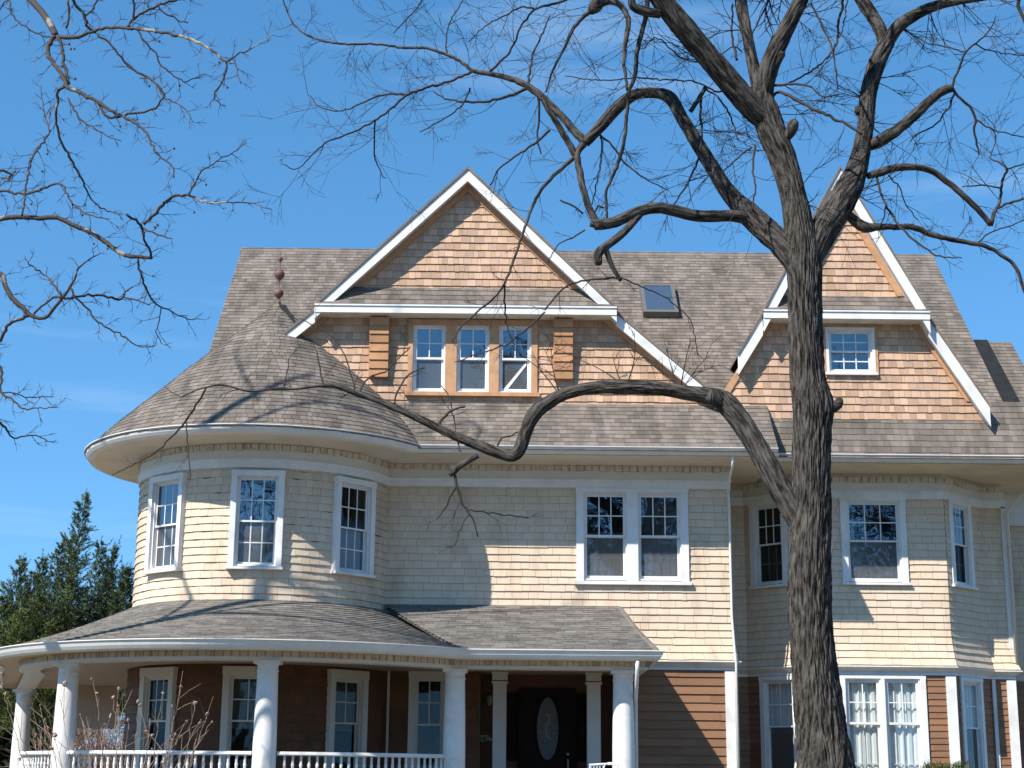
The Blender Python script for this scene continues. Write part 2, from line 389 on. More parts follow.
# ---- second floor walls ----
BAYX = (5.51, 6.64, 9.77, 10.90); BF = 1.0; BD = 2.13; RX = 11.42
C8 = math.tan(R(22.5))
def holes_for(ws): return [(u, w+.1, zb-.05, zt+.06) for (u, w, zb, zt) in ws]
def flat_wall(name, p0, p1, z0, z1, ws, m, h, wr, th, flare=None, kL=0, kR=0, vbase=0.0):
    f, L = wallmap(p0, p1, flare, kL, kR)
    pol = with_holes(0, L, z0, z1, holes_for(ws)); mb = MB()
    backing(mb, pol, f, 50 if flare else None); shingles(mb, pol, f, h, wr, th, rng, vbase=vbase)
    return mb.build(name, m, house), f, L
def wall_windows(p0, p1, lst):
    L = math.hypot(p1[0]-p0[0], p1[1]-p0[1]); U = ((p1[0]-p0[0])/L, (p1[1]-p0[1])/L); N = (U[1], -U[0])
    return L, U, N, lambda u: (p0[0]+U[0]*u, p0[1]+U[1]*u)
CH = .157; CW = (.17, .46); CTH = .022
ZT2 = 7.74; ZB2 = 4.03
# main front
p0, p1 = (-2.6, 0), (4.85, 0)
ws = [(2.20+2.6, .92, 5.80, 7.58), (3.36+2.6, .92, 5.80, 7.58)]
hw = [(2.78+2.6, 2.2, 5.78, 7.6)]
f, L = wallmap(p0, p1, flare2, 0, 1.0); pol = with_holes(0, L, ZB2, ZT2, [(2.78+2.6, 2.1, 5.70, 7.66)]); mb = MB()
backing(mb, pol, f, 50); shingles(mb, pol, f, CH, CW, CTH, rng); mb.build('shingle_wall', M['cream'], house)
L, U, N, pt = wall_windows(p0, p1, 0)
for u in (2.20+2.6, 3.36+2.6): window(pt(u), U, N, .94, 5.74, 7.62, front=False, cas=.0, casing=False, sill=False, lower=(4, 2), curt='curtain' if u > 5.5 else 'lower', meet=6.68)
mb = MB()
for a0, a1 in ((1.58, 1.74), (2.66, 2.90), (3.82, 3.98)): mb.box(a0, a1, -.062, .06, 5.72, 7.62)
mb.box(1.57, 3.99, -.07, .06, 7.62, 7.715); tw = mb.build('twin_window_casing', M['white'], house)
mb = MB(); mb.box(1.53, 4.03, -.11, .05, 5.64, 5.715); mb.build('sill', M['white'], tw)
# side of main block facing the recess, recess, bay facets, right end
segs = [((4.85, 0), (4.85, BD), 1.0, 0, []), ((4.85, BD), (BAYX[0], BD), 0, -C8, []),
        ((BAYX[0], BD), (BAYX[1], BF), -C8, C8, [(.68, .74, 5.88, 7.66)]), ((BAYX[1], BF), (BAYX[2], BF), C8, C8, [(1.545, 1.17, 5.88, 7.66)]),
        ((BAYX[2], BF), (BAYX[3], BD), C8, -C8, [(.64, .68, 5.88, 7.66)]), ((BAYX[3], BD), (RX, BD), -C8, 1.0, []), ((RX, BD), (RX, 5.0), 1, 0, [])]
for a, b, kL, kR, ws in segs:
    flat_wall('shingle_wall', a, b, ZB2, ZT2, ws, M['cream'], CH, CW, CTH, flare2, kL, kR)
    L, U, N, pt = wall_windows(a, b, 0)
    for u, w, zb, zt in ws: window(pt(u), U, N, w, zb, zt, cas=.14, head=.15, front=False, lower=(3, 2), curt='lower' if w > 1 else 'curtain', cmat='curtain' if w > 1 else 'dark_curtain', low='screen' if w > 1 else 'pane_dim', up='pane' if (u > 1 or a[1] == BF) else 'pane_dim', meet=6.78)
# turret second floor
f = cylmap(TX, TY, TR, flare2); A0, A1 = R(-118)*TR, R(76)*TR
tw_ang = (-40, 3.5, 47.5); tz = (5.72, 7.54)
pol = []
for pg in with_holes(A0, A1, ZB2+.9, ZT2, [(R(a)*TR, .92, tz[0]-.04, tz[1]+.05) for a in tw_ang]): pol.append(pg)
mb = MB(); backing(mb, pol, f, .15); shingles(mb, pol, f, CH, (.16, .42), CTH, rng); mb.build('turret_wall', M['cream'], house)
for a in tw_ang:
    U = (math.cos(R(a)), math.sin(R(a))); N = (math.sin(R(a)), -math.cos(R(a)))
    window((TX+(TR-.005)*N[0], TY+(TR-.005)*N[1]), U, N, .84, tz[0], tz[1], cas=.115, head=.12, lower=(3, 2), low='screen', up='pane' if a < 40 else 'pane_dim', curt='curtain' if a < 0 else 'sides', cmat='dark_curtain', depth=.085, meet=6.63)
# wing at the far right
fw_, Lw = wallmap((RX, 3.3), (12.6, 3.3)); mb = MB(); pol = [[(0, 3.86), (Lw, 3.86), (Lw, 8.25), (0, 8.25)]]; backing(mb, pol, fw_); shingles(mb, pol, fw_, CH, CW, CTH, rng); mb.build('shingle_wall', M['cream'], house)
fw_, Lw = wallmap((RX, 3.3), (12.6, 3.3)); mb = MB(); pol = [[(0, .2), (Lw, .2), (Lw, 3.9), (0, 3.9)]]; backing(mb, pol, fw_); shingles(mb, pol, fw_, .19, (1, 2.5), .02, rng); mb.build('clapboard_wall', M['brown'], house)

# ---- frieze, white board, soffit, gutter ----
wallpath = arc(TX, TY, TR, -118, 73.2, 60)[:-1]+[(TX+math.sqrt(TR*TR-TY*TY), 0), (4.85, 0), (4.85, BD), (BAYX[0], BD), (BAYX[1], BF), (BAYX[2], BF), (BAYX[3], BD), (RX, BD), (RX, 6)]
mb = MB(); sweep(mb, wallpath, [(.0, 7.9), (.035, 7.9), (.035, 8.27), (.0, 8.27)]); mb.build('frieze', M['trim'], house)
mb = MB(); sweep(mb, wallpath, [(.0, 7.72), (.05, 7.72), (.05, 7.86), (.075, 7.88), (.075, 7.905), (.0, 7.905)]); mb.build('frieze_board', M['white'], house)
# stained band of shingle butts right under the soffit
mb = MB(); prof = [(.036, 8.10), (.09, 8.10), (.10, 8.16), (.10, 8.197), (.036, 8.197)]
for i in range(len(wallpath)-2):
    a = np.array(wallpath[i]); b = np.array(wallpath[i+1]); L_ = np.linalg.norm(b-a); n_ = max(1, int(L_/.16)); d = (b-a)/L_; nn = np.array((d[1], -d[0]))
    for k in range(n_):
        q0 = a+d*L_*(k+.04)/n_; q1 = a+d*L_*(k+.96)/n_; jz = rng.uniform(-.012, .012); t_ = rng.uniform(.07, .085)
        z0, z1 = 8.085+jz, 8.196
        mb.hexa([(*(q0+nn*.034), z0), (*(q1+nn*.034), z0), (*(q1+nn*t_), z0), (*(q0+nn*t_), z0), (*(q0+nn*.034), z1), (*(q1+nn*.034), z1), (*(q1+nn*(t_+.02)), z1), (*(q0+nn*(t_+.02)), z1)])
mb.build('frieze_shingles', M['frieze'], house)
sj = math.sqrt(TE*TE-(TY-EY)**2); aj = math.degrees(math.asin(sj/TE))
XE = 12.6; EY2, EZ2 = -.3, 8.43
eave_turret = arc(TX, TY, TE, -125, aj, 70)
gp = [(-.10, 8.20), (-.03, 8.203), (.03, 8.225), (.075, 8.28), (.10, 8.345), (.125, 8.358), (.125, 8.374), (.09, 8.374), (-.10, 8.34)]
mb = MB(); sweep(mb, eave_turret+[(4.75, EY), (5.74, EY)], gp); 
mb.build('gutter', M['gutter'], house)
mb = MB(); sweep(mb, [(5.72, EY2, EZ2-EZ), (XE, EY2, EZ2-EZ)], gp); mb.build('gutter', M['gutter'], house)
mb = MB()
n_ = 80
for i in range(n_):
    a0, a1 = R(-125+(125+75)*i/n_), R(-125+200*(i+1)/n_)
    q = lambda r, a: (TX+r*math.sin(a), TY-r*math.cos(a), ZS+.006)
    mb.quad(q(TR-.1, a0), q(TR-.1, a1), q(TE-.02, a1), q(TE-.02, a0))
mb.quad((-3.2, EY+.0, ZS+.002), (5.74, EY+.0, ZS+.002), (5.74, 2.2, ZS+.002), (-3.2, 2.2, ZS+.002))
mb.quad((5.74, EY2, ZS+.07), (XE, EY2, ZS+.07), (XE, 3.5, ZS+.07), (5.74, 3.5, ZS+.07)); mb.quad((5.74, EY2, ZS+.002), (5.74, 2.6, ZS+.002), (5.74, 2.6, ZS+.07), (5.74, EY2, ZS+.07))
mb.poly([(5.745, EY-.08, ZS), (5.745, 1.2, ZS), (5.745, 1.2, zroof(1.2)-.06), (5.745, EY-.08, EZ-.02)])
mb.build('soffit', M['soffit'], house)

# ---- main roof ----
def roofmap(x0, ysgn=1):
    c = 1/math.sqrt(1+SL*SL); s = SL*c
    def f(u, v, n): return (x0+u, EY-.10+v*c-n*s, EZ-.07+v*s+n*c)
    return f
RH, RW, RTH = .15, (.09, .26), .010
LR = (RIDGE_Y-EY+.1)*math.sqrt(1+SL*SL)
f = roofmap(XL); W_ = XR-XL
# left end stops at the turret cone; whole plane from rake to rake, skirt runs on to the right end
mb = MB(); pol = [[(0, 2.0), (W_, 2.0), (W_, LR), (0, LR)]]; pol2 = [[(3.2, 0), (5.74-XL, 0), (5.74-XL, 2.0), (3.2, 2.0)]]
backing(mb, pol+pol2, f); shingles(mb, pol+pol2, f, RH, RW, RTH, rng, gap=.004, jit=.012)
mb.quad((XL, RIDGE_Y, RIDGE_Z-.04), (XR, RIDGE_Y, RIDGE_Z-.04), (XR, RIDGE_Y+6.4, 8.3), (XL, RIDGE_Y+6.4, 8.3))
mr = mb.build('main_roof', M['roof'], house)
y1_, z1_ = EY-.10+2.0/math.sqrt(1+SL*SL), EZ-.07+2.0*SL/math.sqrt(1+SL*SL); l2 = math.hypot(y1_-EY2+.1, z1_-EZ2+.07); c2_, s2_ = (y1_-EY2+.1)/l2, (z1_-EZ2+.07)/l2
f2 = lambda u, v, n: (5.74+u, EY2-.10+v*c2_-n*s2_, EZ2-.07+v*s2_+n*c2_)
mb = MB(); p2 = [[(0, 0), (XE-5.74, 0), (XE-5.74-.35, l2+.02), (0, l2+.02)]]; backing(mb, p2, f2); shingles(mb, p2, f2, RH, RW, RTH, rng, gap=.004, jit=.012); mb.build('skirt_roof', M['roof'], house)
mb = MB(); sweep(mb, [(XL-.03, RIDGE_Y), (XR+.03, RIDGE_Y)], [(.16, RIDGE_Z-.13), (.16, RIDGE_Z-.10), (0, RIDGE_Z+.03), (-.16, RIDGE_Z-.10), (-.16, RIDGE_Z-.13)]); mb.build('ridge_cap', M['roof'], mr)
for x in (XL, XR):   # gable end walls and their edge boards
    mb = MB(); sx = -1 if x < 0 else 1
    mb.poly([(x-sx*.25, EY+1.9, 8.45), (x-sx*.25, RIDGE_Y, RIDGE_Z-.3), (x-sx*.25, RIDGE_Y+5.4, 8.0)]); mb.build('end_wall', M['cedar'], house)
    mb = MB(); c = 1/math.sqrt(1+SL*SL)
    for (y0, z0, y1, z1) in ((EY+(.9 if x < 0 else 3.0), zroof(EY+(.9 if x < 0 else 3.0)), RIDGE_Y, RIDGE_Z), (RIDGE_Y, RIDGE_Z, RIDGE_Y+6.2, 8.4)):
        a, b = x-sx*.12, x+sx*.03
        mb.hexa([(a, y0, z0-.3), (b, y0, z0-.3), (b, y1, z1-.3), (a, y1, z1-.3), (a, y0, z0-.075), (b, y0, z0-.075), (b, y1, z1-.075), (a, y1, z1-.075)])
    mb.build('rake_board', M['trim'], house)
mb = MB(); mb.quad((XL+.1, 11.4, 0), (XR-.1, 11.4, 0), (XR-.1, 11.4, 8.4), (XL+.1, 11.4, 8.4)); mb.quad((XL+.25, 1.0, 0), (XL+.25, 11.4, 0), (XL+.25, 11.4, 8.4), (XL+.25, 1.0, 8.4)); mb.quad((RX-.01, 5, 0), (RX-.01, 11.4, 0), (RX-.01, 11.4, 8.4), (RX-.01, 5, 8.4)); mb.build('back_wall', M['cream'], house)
# wing roof, lower, to the right
c = 1/math.sqrt(1+SL*SL); s = SL*c
def fwing(u, v, n): return (10.98+u, .9+v*c-n*s, 9.72+v*s+n*c)
WY = 3.05; WZ = 11.93
fwing = lambda u, v, n: (10.7+u, WY-(3.4-v)*c-n*s, WZ-(3.4-v)*s+n*c)
mb = MB(); pol = [[(0, 0), (1.55, 0), (1.49, 3.4), (0, 3.4)]]; backing(mb, pol, fwing); shingles(mb, pol, fwing, RH, RW, RTH, rng, gap=.004, jit=.012)
mb.quad((10.7, WY, WZ-.03), (12.2, WY, WZ-.03), (12.2, WY+3, WZ-3), (10.7, WY+3, WZ-3)); mb.build('wing_roof', M['roof'], house)
mb = MB(); mb.hexa([fwing(.45, 0, .02), fwing(.98, 0, .02), fwing(.92, 3.42, .02), fwing(.45, 3.42, .02), fwing(.45, 0, .05), fwing(.98, 0, .05), fwing(.92, 3.42, .05), fwing(.45, 3.42, .05)]); mb.build('step_flashing', M['flash'], house)  # dark strip laid on the wing roof as the main gable's shadow
mb = MB(); mb.poly([(12.05, WY-3.2, WZ-3.5), (12.05, WY, WZ-.2), (12.05, WY+3, WZ-3.2)]); mb.build('end_wall', M['cedar'], house)
mb = MB(); mb.box(RX, 12.6, 3.2, 3.31, 7.5, 8.3); mb.build('frieze_board', M['white'], house)

# ---- turret roof ----
prof = [(3.98, 8.33), (3.4, 8.93), (2.65, 9.63), (2.02, 10.24), (1.42, 10.78), (.75, 11.38), (.0, 12.06)]
cum = [0]
for i in range(1, len(prof)): cum.append(cum[-1]+math.hypot(prof[i][0]-prof[i-1][0], prof[i][1]-prof[i-1][1]))
def prof_at(s):
    s = min(max(s, 0), cum[-1]-1e-6)
    for i in range(1, len(cum)):
        if s <= cum[i]:
            t = (s-cum[i-1])/(cum[i]-cum[i-1]); return prof[i-1][0]+t*(prof[i][0]-prof[i-1][0]), prof[i-1][1]+t*(prof[i][1]-prof[i-1][1])
mb = MB(); s_ = 0.0; H_ = .15
while s_ < cum[-1]-.02:
    r0, z0 = prof_at(s_); r1, z1 = prof_at(min(s_+H_, cum[-1])); sl = math.hypot(r0-r1, z1-z0)+1e-6; nr, nz = (z1-z0)/sl, (r0-r1)/sl
    a = R(-140)+rng.uniform(0, .05); aend = R(135)
    while a < aend:
        w = rng.uniform(.09, .26)/max(r0, .12); a2 = min(a+w, aend); g_ = .004/max(r0, .1)
        th = RTH+rng.uniform(0, .006); jb = rng.uniform(0, .012); m_ = max(1, int((a2-a)/.12))
        rb, zb = r0+(r0-r1)/sl*jb, z0-(z1-z0)/sl*jb
        base = len(mb.v)
        for k in range(m_+1):
            t = a+g_+(a2-a-2*g_)*k/m_; S, C = math.sin(t), -math.cos(t)
            ro = rb+nr*th; zo = zb+nz*th; ri = r1+nr*.002; zi = z1+nz*.002
            mb.v += [(TX+(rb-.01)*S, TY+(rb-.01)*C, zb-.004), (TX+ro*S, TY+ro*C, zo), (TX+max(ri, 0)*S, TY+max(ri, 0)*C, zi)]
        for k in range(m_):
            b = base+3*k; mb.f += [(b, b+3, b+4, b+1), (b+1, b+4, b+5, b+2)]
        a = a2
    s_ += H_
tr_ = mb.build('turret_roof', M['roof'], house)
mb = MB()
for i in range(len(prof)-1):
    for k in range(72):
        a0, a1 = R(-180+5*k), R(-175+5*k); q = lambda r, z, a: (TX+max(0, r-.012)*math.sin(a), TY-max(0, r-.012)*math.cos(a), z-.012)
        mb.quad(q(*prof[i], a0), q(*prof[i], a1), q(*prof[i+1], a1), q(*prof[i+1], a0))
mb.build('roof_deck', M['roof'], tr_)
mb = MB()
lathe(mb, TX, TY, [(.0, 13.27), (.012, 13.25), (.014, 13.16), (.055, 13.12), (.058, 13.07), (.02, 13.03), (.012, 13.0), (.012, 12.86), (.05, 12.84), (.11, 12.77), (.12, 12.72), (.10, 12.66), (.04, 12.60), (.012, 12.56), (.012, 12.40), (.05, 12.38), (.105, 12.32), (.112, 12.27), (.09, 12.21), (.03, 12.16), (.012, 12.12), (.05, 12.09), (.065, 12.04), (.05, 12.0), (.07, 11.96), (.15, 11.86)], 16)
mb.build('finial', M['rust'], tr_, smooth=True)
mb = MB()  # dark flashing between cone and gable
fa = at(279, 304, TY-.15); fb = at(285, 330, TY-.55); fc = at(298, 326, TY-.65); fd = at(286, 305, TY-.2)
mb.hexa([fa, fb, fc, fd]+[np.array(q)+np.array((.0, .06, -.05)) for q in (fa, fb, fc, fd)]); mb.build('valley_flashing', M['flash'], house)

# ---- gables ----
GW = -.06   # wall plane
def gable(ax, az, k, zl, zr, zp, kl, hv, z_base):
    """ax,az apex; k slope; zl,zr lower ends of the rakes; zp top of the pent fascia"""
    hw = lambda z, d=0: (az-d-z)/k if z >= zp-.2 else (az-d-zp)/k+(zp-z)/kl
    # roof slabs
    mb = MB(); mb_t = MB()
    yb = lambda z: EY+(z-EZ)/SL+.1
    for sx, zend in ((-1, zl), (1, zr)):
        for (z0, z1, yf, dz) in ((az, zp, -.5, 0), (zp, zend, -.34, .03)):
            x0, x1 = ax+sx*hw(z0), ax+sx*hw(z1)
            # shingled top
            A, B_, Cc, D = (x0, yf-.03, z0-dz), (x1, yf-.03, z1-dz), (x1, max(yf+.1, yb(z1-dz)), z1-dz), (x0, yb(z0-dz), z0-dz)
            dn = lambda p, q: (p[0], p[1], p[2]-q)
            mb.hexa([dn(A, .07), dn(B_, .07), dn(Cc, .07), dn(D, .07), A, B_, Cc, D])
            # rake board under the slab edge
            t0 = .075
            mb_t.hexa([(x0, yf, z0-dz-hv), (x0, yf+.05, z0-dz-hv), (x0, yf+.05, z0-dz-t0), (x0, yf, z0-dz-t0), (x1, yf, z1-dz-hv), (x1, yf+.05, z1-dz-hv), (x1, yf+.05, z1-dz-t0), (x1, yf, z1-dz-t0)])
            # soffit board behind it
            mb_t.hexa([(x0, yf+.05, z0-dz-hv*.86), (x0, GW, z0-dz-hv*.86), (x0, GW, z0-dz-hv*.72), (x0, yf+.05, z0-dz-hv*.72), (x1, yf+.05, z1-dz-hv*.86), (x1, GW, z1-dz-hv*.86), (x1, GW, z1-dz-hv*.72), (x1, yf+.05, z1-dz-hv*.72)])
    gr = mb.build('gable_roof', M['roof'], house)
    mb_t.build('rake_board', M['white'], house)
    # lower wall
    fl = lambda u, v, n: (ax+u, GW-n, v)
    ztop = zp-.18
    pl = [(-hw(z_base, hv*.8), z_base), (hw(z_base, hv*.8), z_base), (hw(ztop, hv*.8), ztop), (-hw(ztop, hv*.8), ztop)]
    return hw, fl, pl, ztop
def gable_finish(ax, az, k, zp, zpt, hv, hw, fl, polys, ztop):
    mb = MB(); backing(mb, polys, fl); shingles(mb, polys, fl, .168, (.07, .22), .022, rng, gap=.004, vbase=.05); mb.build('gable_wall', M['cedar'], house)
    # upper triangle, a little proud
    fu = lambda u, v, n: (ax+u, -.17-n, v)
    pu = [[(-hw(zpt-.1, hv*.8), zpt-.1), (hw(zpt-.1, hv*.8), zpt-.1), (0, az-hv*.8)]]
    mb = MB(); backing(mb, pu, fu); shingles(mb, pu, fu, .168, (.07, .22), .022, rng, gap=.004, vbase=.1); mb.build('gable_wall', M['cedar'], house)
    # pent roof
    L_ = math.hypot(.36, zpt-zp); c_, s_ = .36/L_, (zpt-zp)/L_
    fp = lambda u, v, n: (ax+u, -.53+v*c_-n*s_, zp-.0+v*s_+n*c_)
    pp = [[(-hw(zp)+.02, 0), (hw(zp)-.02, 0), (hw(zpt, hv*.5), L_+.03), (-hw(zpt, hv*.5), L_+.03)]]
    mb = MB(); backing(mb, pp, fp); shingles(mb, pp, fp, .17, RW, .012, rng, gap=.004); mb.build('pent_roof', M['roof'], house)
    mb = MB(); h0 = hw(zp)+.0
    mb.box(ax-h0, ax+h0, -.52, -.46, zp-.19, zp-.012); mb.box(ax-h0, ax+h0, -.545, -.521, zp-.04, zp-.004)
    mb.box(ax-h0+.05, ax+h0-.05, -.459, GW-.001, zp-.185, zp-.15)
    mb.build('pent_fascia', M['white'], house)
    # cedar boards following the rakes on the wall
    mb = MB(); v_ = hv*.8; bw = hv*.62
    for sx in (-1, 1):
        for (z0, z1, yy) in ((az-v_, zpt, -.17), (ztop, 9.7, GW)):
            d0 = 0 if z0 > ztop+.1 else 0
            if z0 > ztop+.1: q = [(ax, z0), (ax+sx*hw(z1, v_), z1), (ax+sx*hw(z1, v_+bw), z1), (ax, z0-bw)]
            else: q = [(ax+sx*hw(z0, v_), z0), (ax+sx*hw(z1, v_), z1), (ax+sx*hw(z1, v_+bw), z1), (ax+sx*hw(z0, v_+bw), z0)]
            mb.hexa([(x, yy-.05, z) for x, z in q]+[(x, yy+.01, z) for x, z in q])
    mb.build('cedar_trim', M['cedar_board'], house)
G1X, G1Z = -.85, 14.88
hw, fl, pl, ztop = gable(G1X, G1Z, .98, 10.78, 9.80, 11.65, .865, .34, 9.3)
# wall split round the triple window
def split(pl, rects):
    """convex polygon minus one rect (u0,u1,v0,v1)"""
    u0, u1, v0, v1 = rects
    big = 50; out = []
    for q in ([(-big, -big), (u0, -big), (u0, big), (-big, big)], [(u1, -big), (big, -big), (big, big), (u1, big)], [(u0, -big), (u1, -big), (u1, v0), (u0, v0)], [(u0, v1), (u1, v1), (u1, big), (u0, big)]):
        c_ = clip(pl, q)
        if len(c_) > 2: out.append(c_)
    return out
gable_finish(G1X, G1Z, .98, 11.65, 12.14, .34, hw, fl, split(pl, (-2.02-G1X, .62-G1X, 9.78, 11.34)), ztop)
wx = (-1.645, -.685, .24); ww = .71
mb = MB()
for a0, a1 in ((-2.11, -2.0), (-1.29, -1.04), (-.33, -.115), (.595, .73)): mb.box(a0, a1, GW-.055, GW+.08, 9.79, 11.31)
mb.box(-2.11, .73, GW-.06, GW+.08, 11.31, 11.435); cs = mb.build('triple_window_casing', M['cedar_board'], house)
mb = MB(); mb.box(-2.16, .78, GW-.12, GW+.05, 9.70, 9.785); mb.build('sill', M['cedar_board'], cs)
for i, x in enumerate(wx): window((x, GW), (1, 0), (0, -1), ww, 9.80, 11.31, casing=False, sill=False, cols=2, rows=2, low='screen', up='pane', curt='sides' if i < 0 else None, tape=(i == 2), meet=10.56)
# shingled brackets under the pent
def frange(a, b, n): return [a+(b-a)*i/n for i in range(n+1)]
for x0, x1 in ((-2.95, -2.53), (1.08, 1.50)):
    mb = MB(); zs = frange(10.10, 11.43, 7)
    for i in range(7):
        d = .10+.34*(i/5.0)**1.3 if i else .12
        d1 = .13+.10*(i/6.0)
        z0, z1 = zs[i], zs[i+1]
        mb.hexa([(x0, GW, z0), (x1, GW, z0), (x1, GW-d1-.012, z0), (x0, GW-d1-.012, z0), (x0, GW, z1), (x1, GW, z1), (x1, GW-d1, z1), (x0, GW-d1, z1)])
    mb.build('bracket', M['cedar_dark'], house)
G2X, G2Z = 7.47, 15.0
hw, fl, pl, ztop = gable(G2X, G2Z, 1.86, 10.72, 9.62, 11.62, 1.62, .50, 9.2)
gable_finish(G2X, G2Z, 1.86, 11.62, 12.05, .50, hw, fl, split(pl, (7.13-G2X, 8.10-G2X, 10.33, 11.30)), ztop)
window((7.61, GW), (1, 0), (0, -1), .96, 10.34, 11.29, cas=.06, head=.06, cols=3, rows=2, lower=(3, 2), low='pane', up='pane', curt=None)
mb = MB(); mb.box(7.01, 7.065, GW-.05, GW, 10.2, 11.46); mb.box(8.155, 8.21, GW-.05, GW, 10.2, 11.46); mb.box(7.065, 8.155, GW-.05, GW, 11.36, 11.46); mb.build('window_surround', M['cedar_board'], house)

# ---- skylight on the main roof ----
mb = MB(); fS = roofmap(0)
def smap(X, Y, n):
    v = (Y-EY+.1)/c; return fS(X, v, n)
sx0, sx1, sy0, sy1 = 3.30, 4.14, 2.60, 3.58
def sbox(mb, a0, a1, b0, b1, n0, n1): mb.hexa([smap(a0, b0, n0), smap(a1, b0, n0), smap(a1, b1, n0), smap(a0, b1, n0), smap(a0, b0, n1), smap(a1, b0, n1), smap(a1, b1, n1), smap(a0, b1, n1)])
sbox(mb, sx0, sx0+.09, sy0, sy1, -.02, .18); sbox(mb, sx1-.09, sx1, sy0, sy1, -.02, .18); sbox(mb, sx0+.09, sx1-.09, sy0, sy0+.07, -.02, .18); sbox(mb, sx0+.09, sx1-.09, sy1-.07, sy1, -.02, .18)
sk = mb.build('skylight', M['skyframe'], house)
mb = MB(); sbox(mb, sx0+.09, sx1-.09, sy0+.07, sy1-.07, .165, .17); mb.build('pane', M['skypane'], sk)
mb = MB(); sbox(mb, sx0+.09, sx1-.09, sy0+.07, sy1-.07, .02, .03); mb.build('room_recess', M['interior'], sk)

# ---- belt course, first floor ----
base = [(4.85, 0), (4.85, BD), (BAYX[0], BD), (BAYX[1], BF), (BAYX[2], BF), (BAYX[3], BD), (RX, BD), (RX, 5)]
mb = MB(); sweep(mb, [(2.6, 0)]+base, [(.0, 3.87), (.045, 3.87), (.045, 3.915), (.03, 3.92), (.05, 3.945), (.15, 4.015), (.175, 4.03), (.175, 4.05), (.0, 4.05)]); mb.build('belt_course', M['white'], house)
KH, KW, KT = .178, (1.2, 3.0), .024
FW1 = [((2.4, 0), (4.85, 0), []), ((4.85, 0), (4.85, BD), []), ((4.85, BD), (BAYX[0], BD), []), ((BAYX[0], BD), (BAYX[1], BF), [(.82, .84, 1.1, 3.77)]),
       ((BAYX[1], BF), (BAYX[2], BF), [(1.585, 1.74, 1.1, 3.79)]), ((BAYX[2], BF), (BAYX[3], BD), [(.70, .80, 1.1, 3.77)]), ((BAYX[3], BD), (RX, BD), []), ((RX, BD), (RX, 5), [])]
for a, b, ws in FW1:
    flat_wall('clapboard_wall', a, b, .25, 3.88, ws, M['brown'], KH if a[1] == 0 and b[1] == 0 else .135, KW, KT if a[1] == 0 and b[1] == 0 else .018)
    L, U, N, pt = wall_windows(a, b, 0)
    for u, w, zb, zt in ws:
        if w > 1:
            for du in (-.425, .425): window(pt(u+du), U, N, .77, zb, zt, casing=False, sill=False, cols=2, rows=2, lower=(2, 2), up='pane_clear', low='pane_clear', curt='curtain', cmat='sheer', front=False, meet=2.84)
            mb = MB(); T = lambda a_, n_, z_: (pt(u+a_)[0]+N[0]*n_, pt(u+a_)[1]+N[1]*n_, z_)
            for a0, a1 in ((-.93, -.81), (-.04, .04), (.81, .93)): mb.box(a0, a1, -.06, .06, zb-.02, zt, T)
            mb.box(-.94, .94, -.06, .05, zt, zt+.075, T); cs = mb.build('twin_window_casing', M['white'], house)
            mb = MB(); mb.box(-.98, .98, -.05, .12, zb-.08, zb-.022, T); mb.build('sill', M['white'], cs)
        else: window(pt(u), U, N, w-.08, zb, zt, cas=.11, head=.09, cols=2, rows=2, lower=(1, 1), up='pane_clear', low='screen', cmat='sheer', curt='upper', meet=2.78)
# corner boards
for (x0, x1, y0, y1) in ((4.69, 4.895, -.045, .02), (9.595, 9.815, BF-.045, BF+.02), (6.62, 6.81, BF-.045, BF+.02), (RX-.16, RX+.045, BD-.045, BD+.02), (5.17, 5.27, BD-.045, BD), (10.93, 11.01, BD-.045, BD)):
    mb = MB(); mb.box(x0, x1, y0, y1, .25, 3.86); mb.build('corner_board', M['white'], house)
mb = MB(); mb.box(RX-.05, RX+.05, BD-.05, BD+.05, 4.05, 7.75); mb.build('corner_board', M['trim'], house)
# walls under the porch
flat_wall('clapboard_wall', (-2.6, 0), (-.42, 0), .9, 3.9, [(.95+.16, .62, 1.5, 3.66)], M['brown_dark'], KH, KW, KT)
window((-1.49, 0), (1, 0), (0, -1), .60, 1.5, 3.66, cas=.13, head=.15, cols=2, rows=2, up='pane_dim', low='pane_dim', fmat='trim', curt='sides', cmat='dark_curtain', meet=2.7)
mb = MB(); mb.box(-2.37, -2.32, -.06, 0, .9, 3.86); mb.build('corner_board', M['trim'], house)
f = cylmap(TX, TY, TR); pol = with_holes(A0, A1, .9, 3.9, [(R(a)*TR, .82, 1.1, 3.62) for a in (-38.5, 3.5, 47)])
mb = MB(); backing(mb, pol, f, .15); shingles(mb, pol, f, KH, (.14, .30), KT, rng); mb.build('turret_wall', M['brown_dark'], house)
for i, a in enumerate((-38.5, 3.5, 47)):
    U = (math.cos(R(a)), math.sin(R(a))); N = (math.sin(R(a)), -math.cos(R(a)))
    w_ = window((TX+(TR-.005)*N[0], TY+(TR-.005)*N[1]), U, N, .74, 1.15, 3.56, cas=.135, head=.17, cols=3 if i == 0 else 2, rows=2, up='pane_dim', low='pane_dim', fmat='trim', curt='upper', cmat='curtain' if i else 'dark_curtain', depth=.085, meet=2.68)
    if i == 2:
        mb = MB(); o = (TX+(TR-.17)*N[0], TY+(TR-.17)*N[1])
        for k in range(24):
            for j in range(10):
                q = lambda k_, j_: (o[0]+U[0]*(-.34+.68*k_/24)+N[0]*.04*math.sin(k_*1.3+j_), o[1]+U[1]*(-.34+.68*k_/24)+N[1]*.04*math.sin(k_*1.3+j_*.7), 2.72+.5*j_/10)
                mb.quad(q(k, j), q(k+1, j), q(k+1, j+1), q(k, j+1))
        mb.build('curtain_lining', M['balloon'], w_, smooth=True)
